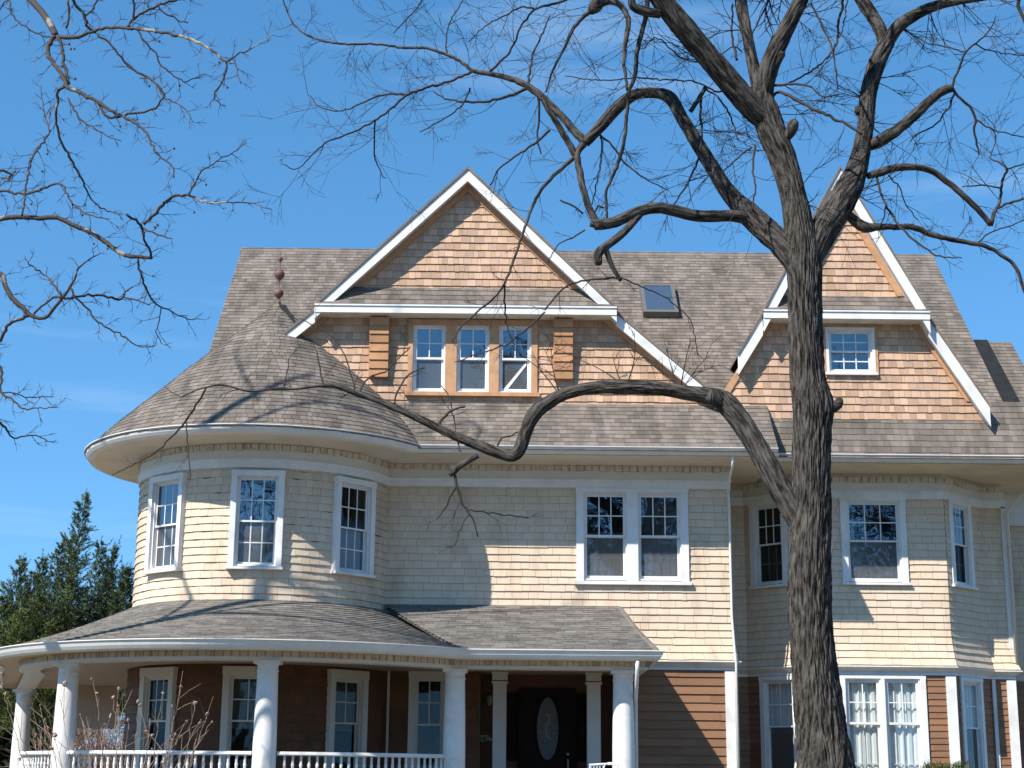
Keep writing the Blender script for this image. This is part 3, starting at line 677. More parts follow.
# entry: recessed door between pilasters
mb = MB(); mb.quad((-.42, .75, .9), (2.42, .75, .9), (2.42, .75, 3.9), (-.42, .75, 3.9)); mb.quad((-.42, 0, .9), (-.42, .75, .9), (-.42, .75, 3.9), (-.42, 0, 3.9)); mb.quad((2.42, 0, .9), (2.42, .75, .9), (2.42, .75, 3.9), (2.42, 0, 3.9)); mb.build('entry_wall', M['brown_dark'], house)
for x in (-.02, 1.94):
    mb = MB(); mb.box(x-.14, x+.14, -.08, .2, .9, 3.55); mb.box(x-.17, x+.17, -.11, .23, 3.55, 3.60); mb.box(x-.16, x+.16, -.10, .22, 3.62, 3.76); mb.box(x-.18, x+.18, -.12, .24, 3.76, 3.84); mb.box(x-.17, x+.17, -.11, .23, .9, 1.1); mb.build('pilaster', M['trim'], house)
mb = MB(); mb.box(.52, 1.48, .66, .72, 1.0, 3.35); mb.box(.4, .52, .64, .74, 1.0, 3.5); mb.box(1.48, 1.6, .64, .74, 1.0, 3.5); mb.box(.52, 1.48, .64, .74, 3.35, 3.5)
dr = mb.build('door', M['door'], house)
def oval(mb, cx, cz, rx, rz, y0, y1, n=40):
    b = len(mb.v)
    for k in range(n): t = 2*math.pi*k/n; mb.v += [(cx+rx*math.cos(t), y0, cz+rz*math.sin(t)), (cx+rx*math.cos(t), y1, cz+rz*math.sin(t))]
    mb.f.append(tuple(b+2*k for k in range(n)))
    for k in range(n): k2 = (k+1) % n; mb.f.append((b+2*k, b+2*k2, b+2*k2+1, b+2*k+1))
mb = MB(); oval(mb, 1.0, 2.66, .24, .66, .645, .67); dg = mb.build('oval_pane', M['leaded'], dr)
mb = MB()
tube_pts(mb, [(1.0+.25*math.cos(2*math.pi*k/40), .64, 2.66+.67*math.sin(2*math.pi*k/40)) for k in range(41)], .022, 6); mb.build('oval_frame', M['door'], dr)
mb = MB()
for k in range(7): tube_pts(mb, [(1.0+.06*math.cos(k*.9+j)*(1-j*.1), .64, 2.45+.07*k+.03*j) for j in range(4)], .008, 5)
mb.build('lead_ornament', M['brass'], dr)
mb = MB(); tube_pts(mb, [(1.43, .66, 2.02), (1.43, .6, 2.02), (1.43, .58, 1.98), (1.43, .58, 1.75), (1.43, .62, 1.72), (1.43, .66, 1.72)], .02, 8); lathe(mb, 1.43, .63, [(0, 2.12), (.03, 2.12), (.03, 2.16), (0, 2.16)], 10); mb.build('handle', M['brass'], dr)
for x0, x1 in ((.12, .38), (1.62, 1.82)):
    mb = MB(); mb.box(x0-.03, x0, .67, .74, 1.0, 3.4); mb.box(x1, x1+.03, .67, .74, 1.0, 3.4); mb.box(x0, x1, .67, .74, 3.37, 3.4); mb.box(x0, x1, .67, .74, 2.0, 2.05); sl = mb.build('sidelight', M['door'], house)
    mb = MB(); mb.box(x0, x1, .70, .704, 2.05, 3.37); mb.build('pane', M['pane_dim'], sl)
mb = MB(); mb.box(-.45, -.25, .70, .75, 2.38, 2.52); lathe(mb, -.27, .62, [(0, 2.38), (.09, 2.40), (.1, 2.45), (.06, 2.48), (0, 2.49)], 12); mb.build('mailbox', M['brass'], house)
mb = MB(); lathe(mb, -.24, .62, [(0, 3.12), (.03, 3.13), (.06, 3.2), (.07, 3.3), (.03, 3.34), (0, 3.36)], 12); mb.box(-.26, -.22, .62, .75, 3.2, 3.24); mb.build('wall_lamp', M['brass'], house)

# ---- porch ----
PX, PY, PC, PE = -4.75, -.4, 4.8, 5.5
SYE = -4.1; phi1 = math.degrees(math.asin(math.sqrt(PE**2-(SYE-PY)**2)/PE)); SXE = PX+PE*math.sin(R(phi1))
outer = [(-12.9, 8.0)]+[(-12.9+2.62*t, 8.0-8.6*t) for t in (.25, .5, .75)]+arc(PX, PY, PE, -87, phi1, 48)
inner = [(XL+.2, 8.0)]+[(XL+.2-.6*t*t, 8.0-6.2*t) for t in (.25, .5, .75)]+arc(TX, TY, TR-.03, -95, 73.2, 48)
PZ0, PZ1 = 3.93, 5.06
so = [0]
for i in range(1, len(outer)): so.append(so[-1]+math.hypot(outer[i][0]-outer[i-1][0], outer[i][1]-outer[i-1][1]))
def lerp_poly(pts, t):
    for i in range(1, len(so)):
        if t <= so[i] or i == len(so)-1:
            k = (t-so[i-1])/(so[i]-so[i-1]); return (pts[i-1][0]+k*(pts[i][0]-pts[i-1][0]), pts[i-1][1]+k*(pts[i][1]-pts[i-1][1]))
def porchmap(u, v, n):
    a = lerp_poly(outer, u); b = lerp_poly(inner, u); L_ = math.hypot(b[0]-a[0], b[1]-a[1]); dz = PZ1-PZ0
    q = (v/3.6); sag = -.07*math.sin(math.pi*min(max(q, 0), 1))
    return (a[0]+(b[0]-a[0])*q, a[1]+(b[1]-a[1])*q, PZ0+dz*q+n+sag)
mb = MB(); nU = 90
for i in range(nU):
    for j in range(6):
        u0, u1 = so[-1]*i/nU, so[-1]*(i+1)/nU; mb.quad(porchmap(u0, .6*j, -.012), porchmap(u1, .6*j, -.012), porchmap(u1, .6*j+.6, -.012), porchmap(u0, .6*j+.6, -.012))
shingles(mb, [[(0, -.06), (so[-1], -.06), (so[-1], 3.6), (0, 3.6)]], porchmap, .165, (.10, .34), .018, rng, gap=.006, jit=.016)
# straight part over the entry, with a hipped end
SX1, SXT = 2.90, 2.48
xw = TX+math.sqrt(TR*TR-TY*TY)
def pstr(u, v, n):
    q = v/4.2; y = SYE+(0-SYE)*q; return (u, y, PZ0+(PZ1+.12-PZ0)*q+n-.05*math.sin(math.pi*min(max(q, 0), 1)))
pl_ = [(SXE, -.06), (SX1, -.06), (SXT, 4.2), (xw, 4.2)]
mb.poly([pstr(a, b, -.07) for a, b in pl_]); shingles(mb, [pl_], pstr, .18, (.10, .34), .018, rng, gap=.006, jit=.016)
mb.poly([(SX1, SYE, PZ0), (SX1+.05, 0, PZ0), (SXT, 0, PZ1+.12)])
mb.build('porch_roof', M['roof_old'], house)
mb = MB(); sweep(mb, [(SX1-.02, SYE-.04, PZ0+.03), ((SX1+SXT)/2, SYE/2, (PZ0+PZ1)/2+.02), (SXT, 0, PZ1+.14)], [(.06, -.03), (.06, -.012), (0, .0), (-.06, -.006), (-.06, -.03)]); mb.build('hip_cap', M['roof_old'], house)
pg_ = [(-.06, 3.755), (-.03, 3.757), (.03, 3.785), (.07, 3.84), (.10, 3.912), (.125, 3.925), (.125, 3.942), (.085, 3.942), (-.06, 3.90)]
mb = MB(); sweep(mb, outer+[(SX1, SYE), (SX1+.05, 0)], pg_); mb.build('porch_gutter', M['gutter'], house)
# entablature on the column line
co = [(-12.3, 8.0), (-9.6, -.5)]+arc(PX, PY, PC, -86, 43.5, 40)
cend = (2.55, -3.4)
cx_ = PX+PC*math.sin(R(math.degrees(math.acos(3.0/PC)))); co = [(-12.3, 8.0), (-9.6, -.5)]+arc(PX, PY, PC, -86, math.degrees(math.acos(3.0/PC)), 40)+[cend, (2.55, 0)]
mb = MB(); sweep(mb, co, [(-.20, 3.62), (.20, 3.62), (.20, 3.68), (.16, 3.68), (.16, 3.84), (-.20, 3.84)]); mb.build('porch_beam', M['trim'], house)
mb = MB()
for i in range(len(co)-1):
    a = np.array(co[i]); b = np.array(co[i+1]); L_ = np.linalg.norm(b-a); n_ = max(1, int(L_/.115)); d = (b-a)/L_; nn = np.array((d[1], -d[0]))
    for k in range(n_):
        q0 = a+d*L_*(k+.05)/n_; q1 = a+d*L_*(k+.95)/n_; t_ = rng.uniform(.185, .197)
        z0, z1 = 3.681, 3.80
        mb.hexa([(*(q0+nn*.15), z0), (*(q1+nn*.15), z0), (*(q1+nn*t_), z0), (*(q0+nn*t_), z0), (*(q0+nn*.15), z1), (*(q1+nn*.15), z1), (*(q1+nn*t_), z1), (*(q0+nn*t_), z1)])
mb.build('porch_frieze', M['frieze'], house)
mb = MB(); 
for i in range(nU):
    u0, u1 = so[-1]*i/nU, so[-1]*(i+1)/nU; a, b, c1, d1 = lerp_poly(outer, u0), lerp_poly(outer, u1), lerp_poly(inner, u1), lerp_poly(inner, u0)
    mb.quad((*a, 3.785), (*b, 3.785), (*c1, 3.785), (*d1, 3.785))
mb.quad((-2.9, SYE, 3.79), (SX1, SYE, 3.79), (SX1, .8, 3.79), (-2.9, .8, 3.79)); mb.build('porch_ceiling', M['porchwall'], house)
mb = MB()
for i in range(nU):
    u0, u1 = so[-1]*i/nU, so[-1]*(i+1)/nU; a, b, c1, d1 = lerp_poly(outer, u0), lerp_poly(outer, u1), lerp_poly(inner, u1), lerp_poly(inner, u0)
    mb.quad((*a, 1.0), (*b, 1.0), (*c1, 1.0), (*d1, 1.0))
    mb.quad((*a, .0), (*b, .0), (*b, 1.0), (*a, 1.0))
mb.quad((-2.9, SYE, 1.003), (SX1, SYE, 1.003), (SX1, .8, 1.003), (-2.9, .8, 1.003)); mb.quad((SXE, SYE, 0), (SX1, SYE, 0), (SX1, SYE, 1.0), (SXE, SYE, 1.0)); mb.quad((SX1, SYE, 0), (SX1, 0, 0), (SX1, 0, 1.0), (SX1, SYE, 1.0))
mb.build('porch_floor', M['floor'], house)
mb = MB()
for k in range(5): mb.box(.1, 1.9, SYE-.3*(5-k), SYE-.01-.003*k, 0, .17+.17*k)
mb.build('porch_steps', M['stone'], house)
# columns
colprof = [(.27, 1.0), (.27, 1.06), (.235, 1.08), (.25, 1.12), (.235, 1.17), (.215, 1.2), (.226, 1.8), (.222, 2.3), (.212, 2.8), (.20, 3.3), (.197, 3.42), (.21, 3.43), (.21, 3.45), (.197, 3.46), (.197, 3.53), (.215, 3.55), (.22, 3.56)]
colprof = [(a_*.93, b_) for a_, b_ in colprof]
col_mesh = None
c456 = (-.93, -3.6)
for (x, y) in ((-11.5, 5.4), (-7.99, PY-math.sqrt(PC**2-(-7.99-PX)**2)), (-4.14, PY-math.sqrt(PC**2-(.61)**2)), (-.86, -3.4), (2.30, -3.4)):
    if col_mesh is None:
        mb = MB(); lathe(mb, 0, 0, colprof, 32); n0 = len(mb.v); mb.box(-.23, .23, -.23, .23, 3.56, 3.62)
        o = mb.build('column', M['white'], house, smooth=False); col_mesh = o.data
        for p in col_mesh.polygons: p.use_smooth = p.index < (len(colprof)-1)*32
        ob = o
    else:
        ob = o.copy(); COL.objects.link(ob); ob.parent = house
    ob.location = (x, y, 0)
# railings between the columns
balm = None
def railing(path):
    global balm
    mb = MB(); sweep(mb, path, [(-.06, 1.98), (.06, 1.98), (.075, 2.0), (.06, 2.05), (-.06, 2.05), (-.075, 2.0)]); sweep(mb, path, [(-.04, 1.2), (.04, 1.2), (.04, 1.26), (-.04, 1.26)])
    r_ = mb.build('railing', M['white'], house)
    pts = [np.array(p) for p in path]; acc = 0; nxt = .14
    for i in range(len(pts)-1):
        d = np.linalg.norm(pts[i+1]-pts[i])
        while nxt < acc+d:
            q = pts[i]+(pts[i+1]-pts[i])*(nxt-acc)/d
            if balm is None:
                b = MB(); lathe(b, 0, 0, [(.022, 1.26), (.022, 1.36), (.032, 1.42), (.024, 1.5), (.028, 1.62), (.024, 1.78), (.03, 1.82), (.022, 1.86), (.022, 1.98)], 8); bo = b.build('baluster', M['white'], r_); balm = bo.data
            else:
                bo = bpy.data.objects.new('baluster', balm); COL.objects.link(bo); bo.parent = r_
            bo.location = (q[0], q[1], 0); nxt += .145
        acc += d
a70 = math.degrees(math.asin((-7.99-PX)/PC)); a266 = math.degrees(math.asin(.61/PC))
railing([(-11.4, 5.1), (-9.6, -.5)]+arc(PX, PY, PC, -84, a70-2.6, 10)); railing(arc(PX, PY, PC, a70+2.6, a266-2.6, 20)); railing(arc(PX, PY, PC, a266+2.6, math.degrees(math.acos(3.0/PC)), 14)+[(-1.2, -3.4)])
# cream panel closing the far end of the side porch
mb = MB(); mb.box(-10.75, -9.55, 6.6, 6.7, 2.75, 3.78); mb.build('porch_end_panel', M['porchwall'], house)
# scrolled iron handrail by the steps
mb = MB()
def HP(x, y): return at(x, y, -4.3)
for x in range(591, 606, 3): tube_pts(mb, [HP(x, 766), HP(x+.5, 790)], .008, 6)
tube_pts(mb, [HP(589, 765), HP(606, 764)], .02, 6); tube_pts(mb, [HP(604, 768)]+[HP(610+6*math.cos(t), 767-4*math.sin(t)) for t in np.linspace(math.pi, 0, 8)], .015, 6); tube_pts(mb, [HP(604, 764), HP(618, 765), HP(618, 792)], .016, 6); tube_pts(mb, [HP(590, 765), HP(590, 800)], .016, 6)
mb.build('handrail', M['iron'], house)
# downspouts
mb = MB(); tube_pts(mb, [(4.80, EY+.02, 8.22), (4.80, EY+.05, 8.04), (4.82, -.5, 7.87), (4.85, -.1, 7.67), (4.86, -.07, 7.3), (4.86, -.07, 5.0), (4.89, -.22, 4.2), (4.90, -.25, 4.0), (4.92, -.1, 3.7), (4.92, -.1, .4)], .027, 8); mb.build('downspout', M['gutter'], house, smooth=True)
mb = MB(); tube_pts(mb, [(2.52, SYE+.02, 3.76), (2.52, SYE+.06, 3.6), (2.52, SYE+.25, 3.35), (2.54, -3.4, 3.1), (2.55, -3.2, 2.6), (2.55, -3.2, .2)], .038, 8); mb.build('downspout', M['gutter'], house, smooth=True)
mb = MB(); tube_pts(mb, [(11.72, EY2+.02, 8.25), (11.70, .3, 8.05), (11.54, 1.5, 7.8), (RX+.08, BD-.1, 7.6), (RX+.08, BD-.1, 4.2)], .035, 8); mb.build('downspout', M['trim'], house, smooth=True)
mb = MB(); sweep(mb, [(-2.6, .05), (4.85, .05)]+[(p[0], p[1]+.05) for p in base[1:]], [(-.3, 0), (.0, 0), (.0, .27), (-.3, .27)]); mb.build('foundation', M['stone'], house)

# ================================================================== TREES
def bark_mat(name, dark, light, us, vs_, bump):
    m = bpy.data.materials.new(name); m.use_nodes = True; nt = m.node_tree; n = nt.nodes; l = nt.links; b = n['Principled BSDF']
    b.inputs['Roughness'].default_value = .95; b.inputs['Specular IOR Level'].default_value = .12
    uv = n.new('ShaderNodeUVMap'); uv.uv_map = 'uv'; mp = n.new('ShaderNodeMapping'); mp.inputs['Scale'].default_value = (us, vs_, 1); l.new(uv.outputs[0], mp.inputs[0])
    nz = n.new('ShaderNodeTexNoise'); nz.inputs['Scale'].default_value = 1; nz.inputs['Detail'].default_value = 7; nz.inputs['Roughness'].default_value = .65; l.new(mp.outputs[0], nz.inputs['Vector'])
    rp = n.new('ShaderNodeMapRange'); rp.inputs['From Min'].default_value = .41; rp.inputs['From Max'].default_value = .60; l.new(nz.outputs['Fac'], rp.inputs['Value'])
    tc = n.new('ShaderNodeTexCoord'); n2 = n.new('ShaderNodeTexNoise'); n2.inputs['Scale'].default_value = 1.7; n2.inputs['Detail'].default_value = 4; l.new(tc.outputs['Object'], n2.inputs['Vector'])
    ad = n.new('ShaderNodeMath'); ad.operation = 'MULTIPLY_ADD'; ad.inputs[1].default_value = .55; l.new(n2.outputs['Fac'], ad.inputs[0]); 
    sc_ = n.new('ShaderNodeMath'); sc_.operation = 'MULTIPLY_ADD'; sc_.inputs[1].default_value = .8; sc_.inputs[2].default_value = -.2; l.new(rp.outputs[0], sc_.inputs[0]); l.new(sc_.outputs[0], ad.inputs[2])
    mx = n.new('ShaderNodeMix'); mx.data_type = 'RGBA'; mx.inputs['A'].default_value = (*dark, 1); mx.inputs['B'].default_value = (*light, 1); l.new(ad.outputs[0], mx.inputs['Factor']); l.new(mx.outputs['Result'], b.inputs['Base Color'])
    bp = n.new('ShaderNodeBump'); bp.inputs['Strength'].default_value = bump; bp.inputs['Distance'].default_value = .03; l.new(nz.outputs['Fac'], bp.inputs['Height']); l.new(bp.outputs[0], b.inputs['Normal'])
    return m
M['bark'] = bark_mat('furrowed_bark', (.013, .0115, .010), (.125, .112, .10), 24, 4.0, 1.0)
M['twig'] = mat('dark_twig', (.045, .037, .033), .9, nscale=3, namt=.3)
M['plane_bark'] = mat('mottled_plane_bark', (.065, .052, .046), .85, col2=(.30, .265, .22), c2scale=2.6, c2lo=.56, c2hi=.62, bump=.4, bscale=30)
M['plane_twig'] = mat('plane_twig', (.075, .058, .05), .9, nscale=3, namt=.3)
M['seed'] = mat('seed_ball', (.09, .06, .045), .95)

def catmull(P_, step):
    P_ = [np.array(p, float) for p in P_]; out = []
    if len(P_) < 2: return P_
    Q = [2*P_[0]-P_[1]]+P_+[2*P_[-1]-P_[-2]]
    for i in range(1, len(Q)-2):
        a, b, c_, d = Q[i-1:i+3]; n_ = max(1, int(np.linalg.norm((c_-b)[:3])/step))
        for k in range(n_):
            t = k/n_; out.append(.5*(2*b+(c_-a)*t+(2*a-5*b+4*c_-d)*t*t+(3*b-a-3*c_+d)*t**3))
    out.append(P_[-1]); return out
def limb(mb, pts, rad, sides, rough=0.0, freq=10.5, seed=0, capend=True, lump=0.0):
    """tapered limb with uv and (for thick ones) furrows cut into the mesh"""
    base = len(mb.v); 
    if mb.uv is None: mb.uv = []
    v = 0.0; pts = [np.array(p) for p in pts]; N = len(pts); a = None
    for i, p in enumerate(pts):
        d = pts[min(i+1, N-1)]-pts[max(i-1, 0)]; d /= np.linalg.norm(d)+1e-9
        if a is None:
            a = np.cross(d, (0, -1.0, 0.02)); a /= np.linalg.norm(a)+1e-9
        a = a-d*(a@d); a /= np.linalg.norm(a)+1e-9; b = np.cross(d, a)
        if i: v += np.linalg.norm(p-pts[i-1])
        for k in range(sides+1):
            t = 2*math.pi*(k % sides)/sides; r = rad[i]
            if rough:
                ct, st = math.cos(t), math.sin(t)
                q = Vector((ct*freq*1.0+seed, st*freq, v*3.0)); wob = noise.noise(Vector((ct*2, st*2, v*1.1+seed)))
                f1 = 1-abs(noise.noise(q+Vector((wob, wob, 0))*1.2))*2.0
                f2 = noise.noise(Vector((ct*freq*2.1, st*freq*2.1+seed, v*7)))
                r *= 1-rough*.45+rough*(f1-.45)+rough*.45*f2+lump*noise.noise(Vector((ct*1.2, st*1.2+seed, v*1.5)))
            elif lump: r *= 1+lump*noise.noise(Vector((math.cos(t), math.sin(t)+seed, v*4)))
            mb.v.append(tuple(p+r*(a*math.cos(t)+b*math.sin(t)))); mb.uv.append((t*max(rad[i], .02) if k < sides else 2*math.pi*max(rad[i], .02), v))
    S1 = sides+1
    for i in range(N-1):
        for k in range(sides):
            q = base+i*S1+k; mb.f.append((q, q+1, q+1+S1, q+S1))
    if capend:
        e = base+(N-1)*S1; mb.f.append(tuple(e+k for k in range(sides))); mb.f.append(tuple(base+k for k in reversed(range(sides))))

class Tree:
    def __init__(s, Y, rng): s.Y = Y; s.rng = rng; s.nodes = []; s.spawn = []
    def near(s, x, y, w=0):
        best = None
        for (a, b, dy, _w) in s.nodes:
            d = (a-x)**2+(b-y)**2
            if best is None or d < best[0]: best = (d, dy)
        return (0.0 if best is None else best[1]), (0 if best is None else math.sqrt(best[0]))
    def trace(s, px, k=None, dy0=None):
        """px: (x,y,width_px) list; returns world points and radii; depth drifts with slope k"""
        full = []; w = 3.0
        for p in px:
            if len(p) > 2: w = p[2]
            full.append((p[0], p[1], w))
        # interpolate widths linearly where not given
        idx = [i for i, p in enumerate(px) if len(p) > 2]
        ws = np.interp(range(len(px)), idx, [px[i][2] for i in idx]) if idx else [3]*len(px)
        d0, dist = s.near(px[0][0], px[0][1])
        if dy0 is not None: d0 = dy0
        if k is None: k = s.rng.uniform(.15, .55)*s.rng.choice((-1, 1))
        D = abs(s.Y-EYE[1]); acc = 0; raw = []
        for i, p in enumerate(px):
            if i: acc += math.hypot(p[0]-px[i-1][0], p[1]-px[i-1][1])*D/FPX
            dy = d0+k*acc
            raw.append((p[0], p[1], dy, ws[i]))
        # round 3-D curve
        P_ = []
        for (x, y, dy, w_) in raw:
            q = at(x, y, s.Y+dy); P_.append((q[0], q[1], q[2], .5*w_*(D+dy)/FPX, x, y, dy))
        return P_
    def add(s, px, k=None, dy0=None, step=None):
        P_ = s.trace(px, k, dy0)
        D = abs(s.Y-EYE[1]); C_ = catmull(P_, step or .07)
        for c_ in C_: s.nodes.append((c_[4], c_[5], c_[6], c_[3]))
        pts = [c_[:3] for c_ in C_]; rad = [max(.0035, c_[3]) for c_ in C_]
        return pts, rad
def wiggle(pts, rng, a):
    out = [np.array(p) for p in pts]
    for i in range(1, len(out)-1): out[i] = out[i]+np.array([rng.gauss(0, a) for _ in range(3)])
    return out
def twig(mb, p, d, L, r, lev, rng, up=.08, ends=None, nsub=(2, 4), ang=(.45, .95), curl=.16):
    d = d/np.linalg.norm(d); n_ = max(3, int(L/.075)); n_ = min(n_, 10); pts = [p]; q = p.copy(); dirs = []; bend = np.array([rng.gauss(0, 1) for _ in range(3)]); bend = (bend-d*(bend@d))*.10*min(1, curl*4)
    for i in range(n_):
        d = d+np.array([rng.gauss(0, curl*.55) for _ in range(3)])*.55+np.array((0, 0, up*.3))+bend; d /= np.linalg.norm(d); q = q+d*L/n_; pts.append(q); dirs.append(d)
    rad = [max(.0022, r*(1-.7*i/n_)) for i in range(n_+1)]
    tube_pts(mb, pts, rad, 4 if r > .006 else 3, cap=False)
    if ends is not None: ends.append((pts[-1], pts[-2]))
    if lev > 0:
        for _ in range(rng.randint(*nsub)):
            i = rng.randint(1, n_-1); ax = np.array([rng.gauss(0, 1) for _ in range(3)]); ax -= dirs[i]*(ax@dirs[i]); ax /= np.linalg.norm(ax)
            a = rng.uniform(*ang); nd = dirs[i]*math.cos(a)+ax*math.sin(a)
            twig(mb, pts[i], nd, L*rng.uniform(.35, .65), r*.65, lev-1, rng, up, ends, nsub, ang, curl)
def sprout(mb, pts, rad, rng, every, Lr, r0, lev, flat=.6, **kw):
    acc = rng.uniform(0, every); side = 1
    for i in range(1, len(pts)):
        acc += np.linalg.norm(np.array(pts[i])-np.array(pts[i-1]))
        if acc > every:
            acc = rng.uniform(-.3, .3)*every
            d = np.array(pts[i])-np.array(pts[i-1]); d /= np.linalg.norm(d)+1e-9; s_ = np.cross(d, (0, 1.0, 0)); s_ /= np.linalg.norm(s_)+1e-9; side = -side
            s_ = s_*side+np.array((rng.gauss(0, .3), rng.gauss(0, flat), rng.gauss(0, .3))); s_ -= d*(s_@d); s_ /= np.linalg.norm(s_); a = rng.uniform(.5, 1.1)
            L = rng.uniform(*Lr)*(1-.3*i/len(pts)); twig(mb, np.array(pts[i]), d*math.cos(a)+s_*math.sin(a), L, min(r0, rad[i]*.75), lev, rng, **kw)

# ---- the big bare tree before the house ----
rt = random.Random(11); T1 = Tree(-15.0, rt)
base1 = at(830, 790, -15); tree = empty('bare_tree', (base1[0], base1[1], 0), 'big leafless tree with furrowed bark before the right half of the house', 'tree')
def thick(name, px, k, sides, rough, dy0=None, step=.05, seed=0, lump=.06):
    pts, rad = T1.add(px, k, dy0, step); mb = MB(); limb(mb, pts, rad, sides, rough, seed=seed, lump=lump); return mb.build(name, M['bark'], tree, smooth=True), pts, rad
tw1 = MB()
thick('trunk', [(p[0], p[1], p[2]*.96) for p in [(834, 930, 92), (832, 850, 74), (829, 790, 62), (826, 768, 59), (820, 720, 52), (814, 670, 47), (811, 630, 45), (810, 590, 45), (810, 550, 44), (811, 510, 42), (811, 470, 41), (812, 430, 41), (813, 405, 43), (808, 380, 38), (806, 340, 37), (805, 300, 37), (804, 262, 38), (799, 225, 33), (793, 195, 29), (783, 160, 30), (773, 135, 31), (765, 112, 31), (758, 95, 27)]], 0.0, 220, .125, 0.0, .025)
big = [
 ([(803, 275, 26), (815, 248, 30), (833, 214, 31), (848, 190, 30), (858, 165, 22), (865, 130, 18.5), (868, 95, 18), (876, 65, 19), (887, 42, 18)], .12),
 ([(886, 46, 15), (877, 24, 14), (862, 0, 15), (852, -20, 13), (835, -60, 11), (820, -120, 8)], .25),
 ([(884, 48, 13), (897, 28, 14.5), (911, 17, 14), (935, 6, 11), (960, 1, 8), (990, -3, 6), (1030, -12, 5), (1060, -40, 4)], -.25),
 ([(770, 122, 26), (752, 108, 26), (728, 80, 26), (705, 53, 25), (682, 25, 25), (665, 4, 23), (640, -30, 20), (600, -80, 14), (560, -110, 10)], -.3),
 ([(762, 104, 18), (756, 78, 14), (749, 45, 12.5), (744, 20, 13), (740, -5, 13), (735, -50, 11), (725, -100, 8)], .35),
 ([(764, 100, 18), (768, 72, 21), (775, 52, 20), (789, 24, 17), (803, -4, 16), (820, -45, 13), (850, -100, 9)], -.35),
 ([(800, 272, 22), (786, 250, 26), (768, 232, 26), (750, 215, 25), (735, 200, 20), (725, 188, 17), (712, 167, 15.5), (699, 146, 15), (682, 118, 14), (670, 98, 14), (655, 93, 11.5), (635, 95, 12), (617, 108, 13), (601, 126, 12.5), (585, 143, 10.5)], .18),
 ([(760, 222, 13), (735, 216, 13), (700, 216, 12.5), (672, 210, 12.5), (657, 208, 12), (638, 212, 12), (615, 222, 12), (595, 226, 10)], -.2),
 ([(812, 535, 26), (798, 516, 26), (778, 485, 24), (760, 452, 23), (742, 423, 22), (727, 404, 23), (714, 397, 19), (688, 393, 15.5), (655, 388, 14.5), (620, 387, 15), (592, 388, 13), (565, 394, 13), (545, 405, 14), (533, 416, 15), (526, 432, 13), (520, 448, 14), (513, 456, 12), (500, 453, 12), (480, 446, 11), (455, 436, 9.5), (430, 424, 8.5), (405, 412, 7.5), (380, 401, 7), (355, 393, 6), (338, 386, 6.5), (318, 386, 3.2), (295, 389, 2.8), (272, 389, 2.6), (248, 391, 2.2), (222, 385, 2), (200, 389, 1.6), (181, 397, 1.2)], .08),
]
for i, (px, k) in enumerate(big):
    o, pts, rad = thick('limb', px, k, 72 if max(p[2] for p in px) > 16 else 48, .12, step=.035, seed=3.7*i, lump=.07)
    thin = [(p, r) for p, r in zip(pts, rad) if r < .055]
    if len(thin) > 3: sprout(tw1, [t[0] for t in thin], [t[1] for t in thin], rt, 0.30 if i < 8 else .6, (.5, 1.3) if i < 8 else (.2, .5), .007, 2 if i < 8 else 1)
# cut stubs
for px, k in (([(778, 148, 12), (786, 138, 10), (791, 131, 12), (793, 124, 13), (791, 121, 10)], -.5), ([(768, 78, 14), (777, 60, 12), (781, 54, 11), (782, 51, 8)], -.5), ([(818, 412, 14), (828, 408, 15), (838, 404, 11), (840, 398, 6)], -.3), ([(604, 223, 9), (598, 224, 10), (590, 223, 8)], 0),
              ([(722, 402, 18), (716, 398, 19), (709, 394, 12)], -.6), ([(478, 455, 6), (460, 466, 6.5), (452, 472, 9), (449, 475, 6)], .1), ([(640, 214, 8), (622, 234, 8.5), (605, 247, 9), (598, 254, 10), (599, 264, 7)], -.25), ([(606, 250, 6), (612, 266, 5), (621, 281, 4)], .2), ([(660, 14, 10), (644, 11, 11), (633, 6, 9), (631, -4, 8)], -.3), ([(600, -6, 14), (596, 6, 15), (590, 12, 8)], .0), ([(860, 113, 10), (858, 110, 9), (857, 106, 5)], -.5)):
    thick('stub', px, k, 32, .05, step=.03, seed=px[0][0])
